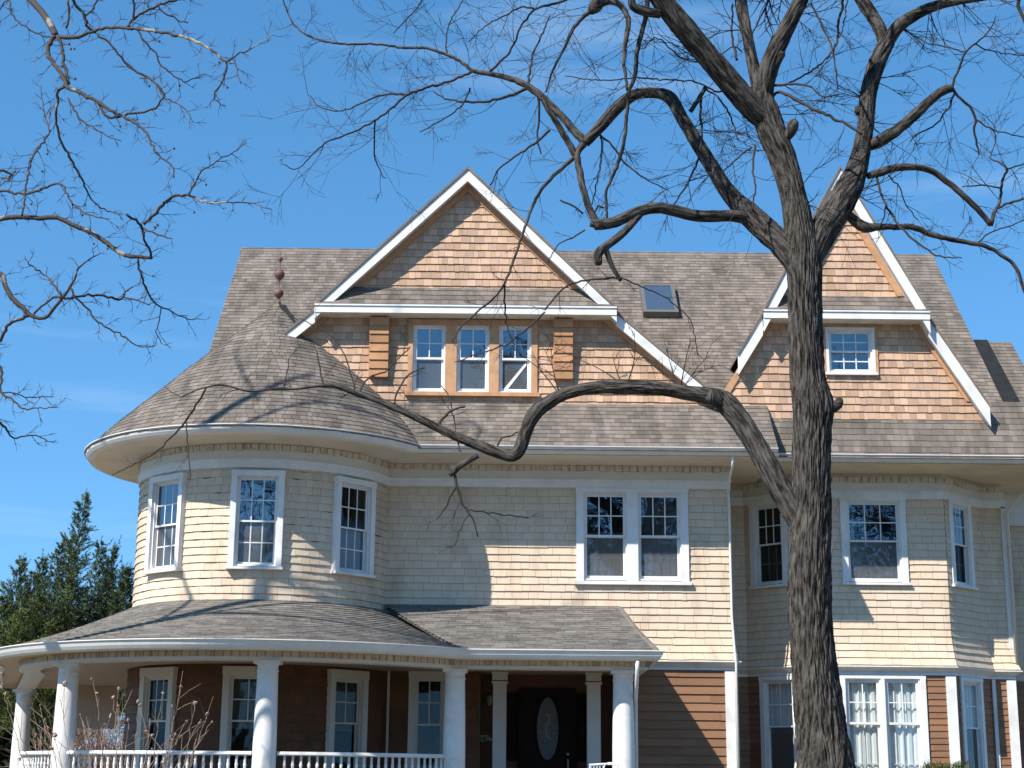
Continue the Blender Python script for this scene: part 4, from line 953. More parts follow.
med = [
 ([(870, 145, 13), (884, 139, 14), (900, 128, 12), (918, 112, 11), (933, 98, 10), (946, 89, 10), (953, 88, 8)], -.2),
 ([(868, 176, 7), (878, 173, 9), (895, 168, 8.5), (915, 167, 7.5), (932, 171, 7), (950, 184, 6.5), (967, 199, 6.5), (982, 214, 6), (991, 225, 6)], .2),
 ([(835, 205, 8), (845, 212, 9), (856, 222, 11), (866, 228, 12), (876, 227, 8), (895, 227, 6.5), (912, 227, 6.5), (930, 234, 6), (950, 239, 5.5), (972, 243, 5), (990, 248, 4.5), (1004, 257, 4), (1015, 266, 4), (1026, 295, 3.5), (1040, 330, 3)], .1),
 ([(585, 143, 9), (572, 128, 8.5), (558, 112, 8), (545, 100, 8), (536, 92, 8), (522, 83, 7), (508, 78, 6), (494, 74.5, 5.5), (480, 72.5, 5), (471, 70, 4), (460, 61, 3.6), (450, 56, 3.4), (437, 51, 3.2), (424, 48, 3), (401, 47.5, 2.7), (377, 44, 2.5), (348, 44, 2.4), (319, 40, 2.2), (295, 26, 2), (283, 0, 1.6), (278, -20, 1.2)], .3),
 ([(578, 160, 8), (568, 142, 7), (553, 117, 6.5), (543, 101, 5)], -.2),
 ([(583, 144, 8), (577, 155, 7), (580, 174, 7.5), (584, 192, 7), (590, 210, 7.5), (597, 224, 9)], -.2),
 ([(576, 156, 5), (560, 170, 4), (545, 185, 3.8), (533, 205, 3.4), (526, 224, 3), (517, 250, 2.8), (507, 278, 2.6), (495, 297, 2.2), (476, 313, 2), (462, 326, 1.6), (452, 341, 1.2)], -.35),
 ([(648, -10, 6), (646, 14, 5.5), (642, 32, 5.5), (637, 52, 5), (635, 75, 4.5), (629, 92, 4.2), (627, 112, 4), (624, 141, 4), (618, 163, 4), (612, 178, 3.4), (606, 192, 3), (606, 208, 2.6), (607, 220, 2.4)], .25),
 ([(600, 4, 9), (610, 1, 8), (619, 4, 7), (627, 15, 6), (628, 28, 6), (625, 45, 5), (624, 62, 4), (626, 78, 3.2), (627, 90, 2.6)], -.25),
 ([(592, 10, 6), (582, 18, 4.5), (572, 31, 4), (565, 47, 3.2), (559, 58, 2.8), (551, 75, 2.4), (546, 92, 2)], .2),
 ([(471, 72, 3.2), (455, 79, 3), (436, 85, 3), (409, 94, 2.8), (392, 108, 2.4), (377, 119, 2.2), (354, 132, 2), (324, 144, 1.7), (298, 168, 1.2), (282, 164, 1)], -.35),
 ([(528, 88, 4), (510, 96, 3.4), (494, 100, 3), (476, 102, 2.6), (459, 101, 2.4), (444, 98, 1.8), (433, 91, 1.3)], .4),
 ([(409, 94, 2.4), (393, 94, 2.2), (377, 96, 2), (358, 105, 1.8), (342, 111, 1.5), (322, 108, 1.2), (308, 95, 1)], .3),
 ([(490, 72, 3), (501, 61, 2.6), (509, 53, 2.5), (516, 40, 2.4), (520, 28, 2.4), (535, 10, 2.6), (560, 2, 3), (595, -12, 3.4)], -.3),
 ([(535, 9, 2.4), (520, 7, 2), (504, 16, 1.8), (485, 26, 1.4), (468, 42, 1.1)], .3),
 ([(447, 56, 2), (446, 42, 1.7), (449, 25, 1.5), (465, -4, 1.3)], .4),
 ([(424, -3, 1.8), (415, 10, 1.7), (406, 20, 1.6), (394, 33, 1.2)], -.3),
 ([(538, 96, 3), (539, 115, 2.6), (537, 135, 2), (541, 154, 1.5)], .3),
 ([(529, 86, 3), (530, 70, 2.6), (534, 52, 2.2), (545, 28, 1.8), (550, 15, 1.2)], .35),
 ([(550, 130, 3), (535, 143, 2.6), (515, 157, 2.2), (500, 168, 1.8), (490, 185, 1.3)], .4),
 ([(375, 120, 2), (374, 140, 1.8), (375, 158, 1.6), (381, 172, 1.2), (386, 178, 1)], .3),
 ([(470, 88, 2), (462, 105, 1.8), (445, 118, 1.5), (420, 132, 1.2)], -.4),
 ([(952, 88, 3), (955, 78, 2.8), (960, 66, 2.6), (966, 52, 2.4), (977, 42, 2), (990, 30, 1.6), (996, 16, 1.1)], -.35),
 ([(952, 88, 4), (958, 96, 3), (970, 107, 3), (975, 117, 3), (974, 130, 2.6), (977, 145, 2.2), (979, 155, 1.4)], .3),
 ([(955, 93, 2.4), (946, 112, 2), (933, 126, 1.8), (918, 134, 1.6), (910, 142, 1.2)], .4),
 ([(977, 120, 2), (990, 128, 1.8), (1008, 134, 1.5), (1030, 138, 1.2)], -.2),
 ([(966, 52, 1.8), (945, 46, 1.6), (925, 42, 1.5), (908, 30, 1.1)], .4), ([(975, 44, 1.6), (992, 51, 1.4), (1026, 56, 1.2)], .3),
 ([(991, 225, 4.5), (994, 213, 4), (999, 204, 3.4), (1001, 190, 3), (1003, 178, 2.8), (1007, 169, 2.5), (998, 162, 1.8), (990, 158, 1.4), (996, 140, 1.1), (993, 130, 1)], .2),
 ([(998, 208, 3), (1010, 203, 3), (1024, 199, 2.6), (1045, 190, 2)], -.3), ([(1007, 169, 1.8), (1018, 166, 1.6), (1032, 160, 1.2)], .2),
 ([(1000, 188, 1.8), (985, 185, 1.6), (962, 187, 1.2)], .3),
 ([(876, 176, 2.8), (880, 190, 2.6), (886, 206, 2.6), (898, 224, 2.4), (912, 238, 2.4), (925, 248, 2.2), (940, 257, 1.8), (962, 258, 1.2)], -.3),
 ([(886, 206, 1.8), (884, 218, 1.6), (879, 228, 1.3)], .2), ([(888, 175, 1.6), (900, 188, 1.5), (906, 205, 1.3), (918, 220, 1)], .3),
 ([(977, 243, 1.8), (985, 236, 1.6), (997, 230, 1.5), (1012, 225, 1.4), (1030, 218, 1.2)], .3),
 ([(770, 100, 3), (780, 92, 3.4), (800, 102, 3.8), (820, 112, 3.6), (845, 124, 3), (862, 134, 3)], -.6),
 ([(767, 86, 3), (780, 85, 3), (800, 84, 2.6), (812, 87, 2), (822, 96, 1.6), (840, 94, 1.2)], -.5),
 ([(780, 86, 2), (800, 78, 2), (818, 66, 2), (831, 52, 1.8), (842, 30, 1.6), (848, -4, 1.5)], .4),
 ([(845, -10, 3), (842, 10, 3), (838, 22, 3), (838, 35, 2.4), (834, 52, 2), (838, 90, 1.2)], .4), ([(811, 4, 2), (818, 18, 2.4), (824, 30, 2.4), (832, 48, 2), (837, 75, 1.4)], -.3),
 ([(737, 60, 3), (733, 45, 2.6), (732, 28, 2.2), (733, 4, 1.8)], .4), ([(742, 52, 1.6), (734, 46, 1.6), (722, 54, 1.2)], .2),
 ([(690, 112, 5), (698, 100, 5), (706, 86, 4.5)], -.3), ([(702, 92, 3), (701, 115, 2.8), (702, 135, 2.6), (700, 150, 2.2)], -.4),
 ([(706, 88, 2), (720, 100, 2), (731, 118, 1.8), (738, 140, 1.4)], -.4),
 ([(699, 158, 2.4), (692, 175, 2.2), (682, 192, 2), (672, 206, 1.6)], .3), ([(755, 145, 2.6), (753, 165, 2.4), (755, 190, 2), (752, 210, 1.6)], -.4), ([(752, 147, 2), (738, 158, 1.8), (722, 172, 1.6)], -.3),
 ([(752, 88, 3), (730, 92, 2.2), (715, 91, 2), (695, 82, 1.8), (670, 80, 1.7), (640, 78, 1.5), (600, 80, 1.3), (565, 76, 1)], -.5),
 ([(697, 62, 2), (680, 57, 2), (668, 46, 1.6), (655, 38, 1.4), (645, 48, 1.2)], .4), ([(600, 135, 2.6), (612, 145, 2.2), (622, 160, 2), (632, 169, 1.8), (648, 180, 1.5), (668, 190, 1.2)], .3),
 ([(604, 208, 2), (598, 205, 2.4), (595, 212, 1.8)], .1), ([(598, 125, 2), (602, 145, 1.8), (600, 165, 1.7), (595, 190, 1.5), (592, 205, 1.2)], .3),
 ([(455, 475, 3), (457, 486, 3), (461, 500, 2.6), (468, 512, 2.2), (474, 522, 1.8), (478, 537, 1.2)], .1), ([(456, 486, 2.4), (450, 498, 2.2), (443, 511, 1.5), (436, 520, 1)], .2),
 ([(467, 511, 1.8), (485, 512, 1.6), (505, 515, 1.6), (528, 518, 1.2)], .3), ([(470, 513, 1.5), (462, 525, 1.3), (455, 545, 1)], -.3), 
 ([(438, 428, 3), (442, 419, 3), (452, 410, 2.6), (465, 407, 2)], .2), ([(497, 447, 2), (502, 438, 2), (512, 435, 1.6), (524, 430, 1.2)], .2), ([(461, 452, 1.4), (457, 440, 1.4), (450, 400, 1.2), (440, 385, 1)], .3),
 ([(206, 388, 2.2), (201, 397, 2.4), (195, 406, 2.2), (186, 421, 2.2), (172, 437, 1.8), (157, 451, 1.7), (139, 462, 1.4), (112, 475, 1)], .2), ([(186, 421, 1.6), (187, 440, 1.4), (189, 462, 1.3), (190, 480, 1)], -.2),
 ([(324, 386, 2), (321, 375, 1.8), (318, 357, 1.5), (314, 345, 1)], .2), ([(360, 394, 2), (362, 385, 2), (372, 376, 1.8), (385, 372, 1.5), (395, 362, 1.5), (410, 347, 1.2)], .3), ([(394, 408, 2), (396, 396, 2), (402, 384, 1.8), (412, 372, 1.6), (425, 368, 1.2)], .2), ([(355, 390, 1.5), (350, 372, 1.4), (342, 350, 1.3), (330, 335, 1.2), (300, 318, 1)], .3),
 ([(284, 389, 1.4), (286, 375, 1.2), (289, 358, 1)], .3), ([(545, 312, 1.8), (525, 330, 2), (505, 345, 1.8), (480, 353, 1.4), (455, 362, 1.1)], .2), ([(622, 278, 2.4), (590, 280, 2.2), (565, 287, 2), (545, 310, 1.8)], .2), ([(622, 278, 1.8), (645, 288, 1.6), (665, 298, 1.4), (690, 320, 1.2), (698, 355, 1)], .2),
 ([(505, 285, 2), (505, 305, 1.8), (508, 330, 1.5), (515, 345, 1)], .2), ([(560, 200, 2), (575, 207, 2), (583, 214, 2)], .1), ([(585, 230, 1.8), (572, 238, 1.6), (560, 243, 1.4), (548, 260, 1)], .3),
 ([(1020, -5, 4), (1018, 5, 4), (1024, 20, 3.5), (1040, 50, 3)], 0, ),
]
thinmb = {}
for i, e in enumerate(med):
    px, k = e[0], e[1]
    pts, rad = T1.add(px, k, None, .05); w = px[0][2] if len(px[0]) > 2 else 2; wm = max(p[2] for p in px)
    if wm >= 4.5:
        mb = MB(); limb(mb, wiggle(pts, rt, .003), rad, 24, .05, freq=3, seed=i, lump=.08); mb.build('branch', M['bark'], tree, smooth=True)
    else:
        mb = MB(); limb(mb, wiggle(pts, rt, .006), rad, 7, 0, seed=i, lump=.15); mb.build('branch', M['twig'], tree, smooth=True)
    cy = sum(p[1] for p in px)/len(px); dens = (.32 if cy < 95 and px[0][0] > 600 else .23) if cy < 200 else (.22 if cy < 300 else .45)
    th = [(p, r) for p, r in zip(pts, rad) if r < .04]
    if len(th) > 3: sprout(tw1, [t[0] for t in th], [t[1] for t in th], rt, dens, (.4, 1.15) if cy < 200 else (.2, .5), .0055, 2 if cy < 200 else 1)
# crown above the picture: limbs that shade the roof and are mirrored in the upper windows
for (x, y, dx) in ((600, -80, -.6), (560, -110, -.3), (640, -30, .1), (735, -50, .1), (725, -100, -.2), (820, -45, .3), (850, -100, .5), (835, -60, -.1), (820, -120, .2), (990, -3, .5), (1060, -40, .4), (700, -60, 0)):
    dy, _ = T1.near(x, y); p = np.array(at(x, y, -15+dy))
    for k in range(3): twig(tw1, p, np.array((dx+rt.gauss(0, .4), rt.gauss(0, .5), 1.0)), rt.uniform(1.8, 3.2), .03, 3, rt, nsub=(4, 6))
# twigs of the crown above
for (px, k) in (([(600, -80, 6), (520, -40, 3), (470, -30, 2)], .3), ([(820, -120, 5), (830, -60, 3), (836, -10, 2)], .3)): pass
# long thin twigs on the big limbs inside the picture
for (x, y, dx, dz) in ((700, 60, -1, .3), (690, 130, 1, .1), (715, 172, -1, -.5), (780, 150, -1, -.2), (865, 120, 1, .1), (868, 100, -1, .3), (870, 80, 1, -.1), (850, 190, 1, -.5), (790, 200, 1, .1), (760, 110, 1, .2), (742, 30, -1, .3), (795, 15, 1, -.1), (900, 25, 1, -.8), (930, 8, .3, -1), (960, 0, .2, -1), (625, 388, .2, 1), (680, 394, -.2, 1), (560, 396, -.3, .9)):
    dy, _ = T1.near(x, y); p = at(x, y, -15+dy)
    for _ in range(3): twig(tw1, np.array(p), np.array((dx+rt.gauss(0, .4), rt.gauss(0, .5), dz+rt.gauss(0, .4))), rt.uniform(.5, 1.1), .009, 2, rt)
tag(tw1.build('twigs', M['twig'], tree), kind='stuff')

# ---- plane tree reaching in from the left ----
rp_ = random.Random(4); T2 = Tree(-9.0, rp_)
pb = at(-170, 700, -9); plane = empty('plane_tree', (pb[0], pb[1], 0), 'leafless tree with mottled limbs and small seed balls at the upper left edge', 'tree')
tw2 = MB(); ends = []
def pl_add(px, k=None, name='branch'):
    pts, rad = T2.add(px, k, None, .05); mb = MB(); wm = max(p[2] for p in px if len(p) > 2)
    pts = wiggle(pts, rp_, .008 if wm < 8 else .003)
    limb(mb, pts, rad, 40 if wm > 20 else (16 if wm > 5 else 7), .02 if wm > 20 else 0, seed=px[0][0], lump=.10); mb.build(name, M['plane_bark'] if wm > 3.4 else M['plane_twig'], plane, smooth=True)
    th = [(p, r) for p, r in zip(pts, rad) if r < .045]
    if len(th) > 3: sprout(tw2, [t[0] for t in th], [t[1] for t in th], rp_, .10, (.14, .45), .0065, 1, ends=ends, curl=.5, nsub=(2, 4))
pl_add([(-260, 900, 46), (-268, 760, 42), (-270, 560, 36), (-262, 380, 30), (-240, 200, 24), (-210, 60, 19), (-190, -80, 15), (-165, -220, 9), (-150, -320, 5)], 0, 'trunk')
PLB = [
 [(-215, 70, 15), (-110, -30, 13), (-50, -60, 11), (0, -40, 9), (20, -18, 8), (31, 0, 8), (41, 11, 8), (50, 24, 8.5), (56, 36, 8)],
 [(56, 36, 5.5), (66, 37.5, 5), (79, 37, 4.6), (92, 32, 4), (106, 28, 4), (126, 28, 4), (155, 31, 4), (175, 35, 4), (190, 39, 4), (204, 46, 3.4), (215, 53, 3), (226, 61, 2.6), (238, 54, 2), (249, 50, 1.7), (262, 42, 1.3), (272, 35, 1)],
 [(226, 61, 2.4), (226, 72, 2.2), (222, 82, 2), (215, 94, 2), (218, 102, 1.4), (226, 106, 1)], [(234, 59, 1.6), (237, 72, 1.5), (241, 84, 1)],
 [(55, 36, 6), (49, 46, 5.5), (48, 55, 5.5), (54, 64, 5), (62, 75, 5), (68, 87, 5), (80, 93, 4.8), (98, 102, 4.5), (110, 110, 3.8), (125, 118, 3.4), (142, 128, 3), (149, 139, 2.6), (156, 152, 2.4), (166, 161, 2.2), (173, 168, 2), (174, 178, 1.5)],
 [(98, 103, 3.6), (107, 117, 3.2), (118, 117, 3), (128, 114, 3), (143, 112, 2.8), (155, 108, 2.8), (161, 101, 2.4), (164, 94, 2.2), (158, 85, 2.2), (151, 79, 3), (142, 74, 3), (130, 67, 2.8), (120, 56, 2.6), (110, 43, 2.6), (97, 35, 2.6)],
 [(58, 36, 4.6), (62, 47, 4), (64, 62, 4.2), (67, 74, 4.4), (69, 84, 4)],
 [(64, 87, 4), (58, 92, 3.8), (57, 105, 3.4), (56, 120, 3.2), (60, 138, 3), (66, 150, 3), (73, 163, 2.8), (80, 175, 2.6), (86, 190, 2.2), (95, 203, 1.8), (108, 211, 1.5), (122, 215, 1)],
 [(50, 130, 2), (45, 140, 2.6), (36, 152, 2.6), (31, 164, 2.6), (27, 180, 2.6), (25, 196, 2.6), (22, 216, 2.6)], [(50, 132, 1.6), (46, 118, 1.4), (42, 100, 1.1), (41, 85, .9)],
 [(68, 98, 2.6), (74, 110, 2.4), (82, 120, 2.2), (95, 128, 2), (108, 136, 1.6), (121, 141, 1.2)],
 [(70, -6, 4), (76, 6, 4), (85, 15, 4), (87, 26, 3.4), (96, 33, 3)], [(68, 0, 3), (69, 15, 3), (66, 28, 3)], [(85, 16, 2.4), (93, 8, 2.4), (100, -4, 2.4)],
 [(126, 28, 3.6), (134, 19, 3.4), (146, 11, 3.4), (158, 5, 3.2), (176, 0, 3), (190, -10, 3)], [(133, 20, 2.6), (134, 8, 2.4), (132, -6, 2.4)], [(158, 4, 2.4), (163, 12, 2), (174, 18, 1.8), (188, 23, 1.4)], [(150, 10, 1.6), (146, 4, 1.6), (140, 2, 1.2)],
 [(138, 31, 2.4), (145, 42, 2.4), (155, 53, 2.2), (160, 64, 2), (172, 74, 1.8), (184, 81, 1.6), (195, 78, 1.2), (206, 74, 1)],
 [(140, 78, 2), (152, 80, 2), (160, 90, 2), (164, 98, 2)], [(166, 99, 1.8), (178, 104, 1.6), (187, 112, 1.4), (193, 122, 1)],
 [(-262, 420, 16), (-130, 320, 13), (-70, 262, 10), (-30, 228, 8), (0, 219, 6), (18, 217, 6), (38, 218, 6), (58, 218, 5.6), (73, 225, 5.6), (90, 232, 5.6), (104, 241, 5.6), (116, 250, 5.4), (128, 256, 5), (142, 257, 4.4), (152, 258, 3.4)],
 [(151, 257, 3.2), (150, 248, 3), (144, 240, 2.8), (142, 229, 2.8), (141, 224, 3), (132, 219, 3.4), (126, 214, 3)], [(142, 228, 2.6), (152, 232, 2.4), (164, 236, 2), (172, 239, 1.4)],
 [(144, 224, 3.8), (154, 215, 3.8), (162, 206, 4), (172, 197, 3.8), (182, 195, 3.4), (190, 196, 3), (200, 201, 2.4), (215, 203, 2), (236, 202, 1.8), (254, 204, 1.4), (272, 210, 1)],
 [(189, 195, 2.4), (194, 185, 2.2), (200, 173, 2.2), (208, 167, 1.8), (222, 158, 1.6), (234, 152, 1.3), (246, 143, 1)],
 [(138, 258, 3), (139, 268, 2.8), (143, 280, 2.6), (150, 297, 2.4), (160, 306, 2), (175, 313, 1.7), (188, 319, 1.3), (200, 319, 1)], [(161, 308, 1.5), (159, 320, 1.4), (156, 332, 1.3), (161, 343, 1)],
 [(-266, 480, 14), (-130, 370, 11), (-70, 310, 8), (-30, 268, 7), (0, 274, 6), (5, 285, 6), (12, 298, 6), (22, 307, 5.6), (30, 315, 5), (45, 318, 4), (56, 306, 3.8), (62, 299, 3.6), (68, 290, 3), (74, 280, 2.6), (79, 268, 2.2), (90, 259, 1.6), (101, 253, 1)],
 [(-30, 380, 5), (0, 340, 4), (10, 324, 4), (28, 316, 4)], [(34, 314, 2.8), (44, 304, 2.6), (56, 296, 2.8), (62, 299, 2.8)], [(62, 298, 2.6), (57, 289, 2.4), (48, 278, 2), (35, 268, 1.8), (27, 262, 1.4), (25, 256, 1)],
 [(64, 299, 3), (75, 297, 3), (88, 295, 3), (104, 296, 3), (121, 299, 2.8), (125, 292, 2.2), (133, 287, 1.6)], [(123, 297, 2), (136, 300, 1.8), (150, 305, 1.4)],
 [(70, 287, 2.8), (76, 297, 2.6), (85, 306, 2.4), (96, 320, 2.2), (110, 329, 2), (123, 335, 1.8), (133, 344, 1.6), (142, 347, 1.3), (156, 345, 1)],
 [(-120, 420, 8), (-50, 380, 6), (-10, 366, 4), (0, 368, 3.6), (1, 380, 3), (0, 392, 2.8), (12, 399, 2.4), (22, 408, 2), (38, 408, 1.4), (56, 407, 1)], [(1, 392, 1.6), (14, 394, 1.5), (30, 397, 1.4), (54, 397, 1)],
 [(-60, 390, 5), (-20, 410, 4), (0, 422, 3), (8, 433, 2.4), (14, 438, 2), (32, 435, 1.6), (44, 440, 1.2), (54, 443, 1)],
 [(-100, 240, 6), (-40, 205, 4), (0, 191, 3.2), (15, 193, 3), (29, 193, 3), (40, 190, 2.8), (47, 187, 2.8), (60, 184, 2.6), (67, 194, 2.4), (73, 204, 2.2), (84, 212, 2), (98, 217, 1.5), (110, 219, 1)],
 [(-40, 165, 4), (-8, 170, 3), (6, 171, 3), (12, 175, 2.6), (10, 178, 2), (0, 178, 1.8)], [(0, 186, 1.2), (8, 180, 1.2), (20, 170, 1)], [(-10, 22, 2), (8, 0, 2), (12, 14, 2), (24, 26, 2), (40, 34, 2), (52, 38, 2)],
 [(-235, 180, 14), (-110, 80, 11), (-50, 0, 8), (0, -60, 6), (60, -100, 5), (130, -120, 4)], [(60, -100, 4), (68, -50, 4), (70, -6, 4)], [(130, -120, 4), (170, -60, 3.4), (190, -10, 3)],
 [(-193, -60, 12), (-110, -160, 9), (-60, -220, 7), (0, -260, 5), (50, -290, 3)], [(-222, 110, 12), (-240, 0, 9), (-280, -90, 7), (-330, -170, 5)], [(-60, -220, 5), (20, -200, 4), (90, -190, 3)], [(-150, -200, 8), (-200, -280, 6), (-240, -350, 4)], [(0, -60, 4), (40, -160, 3.4), (80, -220, 2)],
]
for px in PLB: pl_add([(p[0], p[1], p[2]*.88*(.66 if p[0] < -8 or p[1] < -8 else 1)) for p in px])
tag(tw2.build('twigs', M['plane_twig'], plane), kind='stuff')
sb = MB(); lathe(sb, 0, 0, [(0, .018), (.012, .014), (.018, 0), (.012, -.014), (0, -.018)], 8); sbm = None; vis = []
for e, pv in ends: 
    d = e-EYE; zc = d@FW
    x_, y_ = 512+FPX*(d@RT)/zc, 384-FPX*(d@UP)/zc
    if 0 < x_ < 275 and 0 < y_ < 250: vis.append(e)
rp_.shuffle(vis)
for e in vis[:34]:
    if sbm is None: o = sb.build('seed_ball', M['seed'], plane, smooth=True); sbm = o.data
    else: o = bpy.data.objects.new('seed_ball', sbm); COL.objects.link(o); o.parent = plane
    o.matrix_parent_inverse = Matrix.Translation(-Vector(plane.location)); o.location = e-np.array((0, 0, .02))

# ---- evergreens behind the porch, at the left ----
def leafmat(name, col): return mat(name, col, .75, island=.45, nscale=.9, namt=.25, hue=.02, spec=.2)
def evergreen(name, label, x, y, h, spires, m, seed, blade=(.11, .011), lean=.28, spread=1.0):
    rg = random.Random(seed); root = empty(name, (x, y, 0), label, 'evergreen tree', 'evergreens behind the porch')
    tr = MB(); tube_pts(tr, [(x, y, 0), (x+.05, y, h*.3), (x, y, h*.55)], [.16, .10, .03], 8); tr.build('trunk', M['twig'], root)
    mb = MB()
    def spray(p, d, L):
        d = d/np.linalg.norm(d); n_ = max(6, int(L/.028))
        for i in range(n_):
            t = (i+rg.random())/n_; q = p+d*L*t+np.array((0, 0, .10*L*t*t)); 
            for s_ in range(2):
                a = np.array([rg.gauss(0, 1) for _ in range(3)]); a -= d*(a@d); a /= np.linalg.norm(a)+1e-9
                v = d*rg.uniform(.9, 1.5)+a*.6; v /= np.linalg.norm(v); ln = blade[0]*rg.uniform(.6, 1.3)*(1.1-.5*t); w = np.cross(v, np.array([rg.gauss(0, 1) for _ in range(3)])); w /= np.linalg.norm(w)+1e-9; w *= blade[1]*rg.uniform(.7, 1.3)
                mb.poly([q-w*.5, q+v*ln*.5-w, q+v*ln, q+v*ln*.5+w])
    for (sx, sy, z0, z1, rad) in spires:
        b = np.array((x+sx, y+sy, z0)); top = np.array((x+sx+lean*(z1-z0)*.3, y+sy, z1)); L = z1-z0; n_ = int(L*36)
        for i in range(n_):
            t = (i+rg.random())/n_; c0 = b+(top-b)*t; a = rg.uniform(0, 2*math.pi); rr = 1.5*rad*(1-t)**.8*rg.uniform(.3, 1.25)+.12
            d = np.array((math.cos(a)+lean, math.sin(a), rg.uniform(.1, .7)+.7*t)); spray(c0, d, rr)
            for _ in range(2):
                q = c0+d/np.linalg.norm(d)*rr*rg.uniform(.25, .8); a2 = a+rg.uniform(-1, 1); spray(q, np.array((math.cos(a2)+lean, math.sin(a2), rg.uniform(.1, .9))), rr*rg.uniform(.3, .55))
        for k in range(16):
            t = rg.uniform(.15, .97); spray(b+(top-b)*t, np.array((lean*1.6+rg.gauss(0, .4), rg.gauss(0, .35), 1.0)), rg.uniform(.35, .95)*(1.15-.5*t))
        for k in range(10): spray(top-np.array((0, 0, .15*k)), np.array((lean+rg.gauss(0, .2), rg.gauss(0, .2), 1.0)), .22)
    mb.build('foliage', m, root); return root
g1 = leafmat('blue_green_needles', (.09, .12, .055)); g2 = leafmat('yellow_green_needles', (.11, .14, .04)); g3 = leafmat('dark_needles', (.07, .10, .048))
E0 = lambda x, y, Y: at(x, y, Y)
def spires_from(px, Y, x0, zlow):
    out = []
    for (x, y, rad, dy) in px:
        q = at(x, y, Y+dy); out.append((q[0]-x0, dy, zlow+rg0.uniform(-.4, .4), q[2], rad))
    return out
rg0 = random.Random(9)
bx = at(70, 600, 12.5)[0]
evergreen('evergreen_tree', 'tall dark blue-green evergreen with a feathery pointed tip, left of the turret', bx, 12.5, 9.4, spires_from([(66, 496, .95, 0), (46, 545, .8, .5), (86, 545, .7, -.3), (30, 560, .8, .8), (58, 575, .9, -.8), (14, 590, .9, .2), (75, 590, .9, -.6), (40, 600, 1.0, -1), (8, 560, .9, .4), (22, 575, .8, -.5), (58, 540, .7, .4), (96, 572, .8, 0), (0, 610, 1.1, 0)], 12.5, bx, 3.2), g1, 1)
bx = at(108, 600, 12.0)[0]
evergreen('evergreen_tree', 'dark slender-tipped evergreen close against the left side of the turret', bx, 12.0, 7.8, spires_from([(98, 550, .6, 0), (118, 570, .6, .4), (128, 585, .6, -.3), (108, 585, .7, -.5), (92, 600, .7, .5), (124, 600, .8, .2), (112, 570, .6, 0), (104, 610, .8, .3)], 12.0, bx, 3.0), g3, 2)
bx = at(38, 620, 11.5)[0]
evergreen('evergreen_tree', 'bushy yellow-green evergreen below the tall pointed one, above the porch roof edge', bx, 11.5, 5.8, spires_from([(38, 596, .8, 0), (60, 606, .7, .2), (18, 612, .7, -.2), (50, 625, .8, -.4), (0, 600, .8, .6)], 11.5, bx, 2.6), g2, 3, lean=.05)
bx = at(30, 700, 13)[0]
evergreen('evergreen_tree', 'dark green evergreen seen under the porch roof between the two leftmost columns', bx, 13, 4.6, spires_from([(8, 690, 1.2, 0), (40, 700, 1.2, .5), (-20, 690, 1.2, 0), (62, 690, 1.0, .3), (-40, 640, 1.2, .2), (-10, 650, 1.2, .8)], 13, bx, .3), g3, 4, blade=(.14, .018))

# ---- shrubs before the porch ----
M['cane'] = mat('shrub_cane', (.30, .22, .16), .85, nscale=4, namt=.25)
M['head'] = mat('dry_flower_head', (.42, .30, .22), .95, island=.3, nscale=20, namt=.3, bump=.8, bscale=90)
rs = random.Random(21)
sx_, sy_ = at(120, 760, -7.6)[:2]
shrub = empty('bare_shrub', (sx_, sy_, 0), 'leafless shrub with dry tan flower heads in front of the left porch railing', 'shrub')
st = MB(); heads = []
for (x, y, x0) in ((181, 687, 150), (163, 693, 140), (195, 703, 155), (207, 714, 150), (201, 720, 160), (212, 722, 150), (113, 697, 125), (97, 693, 115), (172, 706, 145), (186, 722, 150), (60, 700, 80), (40, 705, 75), (45, 720, 90), (36, 735, 85), (140, 705, 130), (128, 720, 135), (80, 715, 105), (175, 735, 140), (196, 740, 160), (105, 725, 120), (150, 720, 140), (118, 706, 128), (55, 735, 95), (165, 745, 150), (2, 686, 60), (6, 694, 60), (90, 735, 110), (75, 745, 100)):
    Y = -7.6+rs.uniform(-.5, .5); tip = at(x, y, Y); b = at(x0+rs.uniform(-8, 8), 812, -7.6+rs.uniform(-.2, .2)); b[2] = .25
    mid = (tip+b)/2+np.array((rs.gauss(0, .06), rs.gauss(0, .06), rs.gauss(.08, .05))); P_ = catmull([b, mid, tip], .1); P_ = wiggle(P_, rs, .012)
    tube_pts(st, P_, list(np.linspace(.011, .004, len(P_))), 5, cap=False); heads.append(P_[-1])
    for _ in range(5):
        i = rs.randint(len(P_)//4, len(P_)-2); d = P_[i+1]-P_[i]; d /= np.linalg.norm(d); d = d+np.array((rs.gauss(0, .5), rs.gauss(0, .4), rs.gauss(.1, .3))); L = rs.uniform(.2, .5); q = [P_[i], P_[i]+d*L*.5+np.array((0, 0, .02)), P_[i]+d*L]
        tube_pts(st, q, [.005, .004, .003], 4, cap=False)
        if rs.random() < .12: heads.append(q[-1])
st.build('stems', M['cane'], shrub)
hm = None
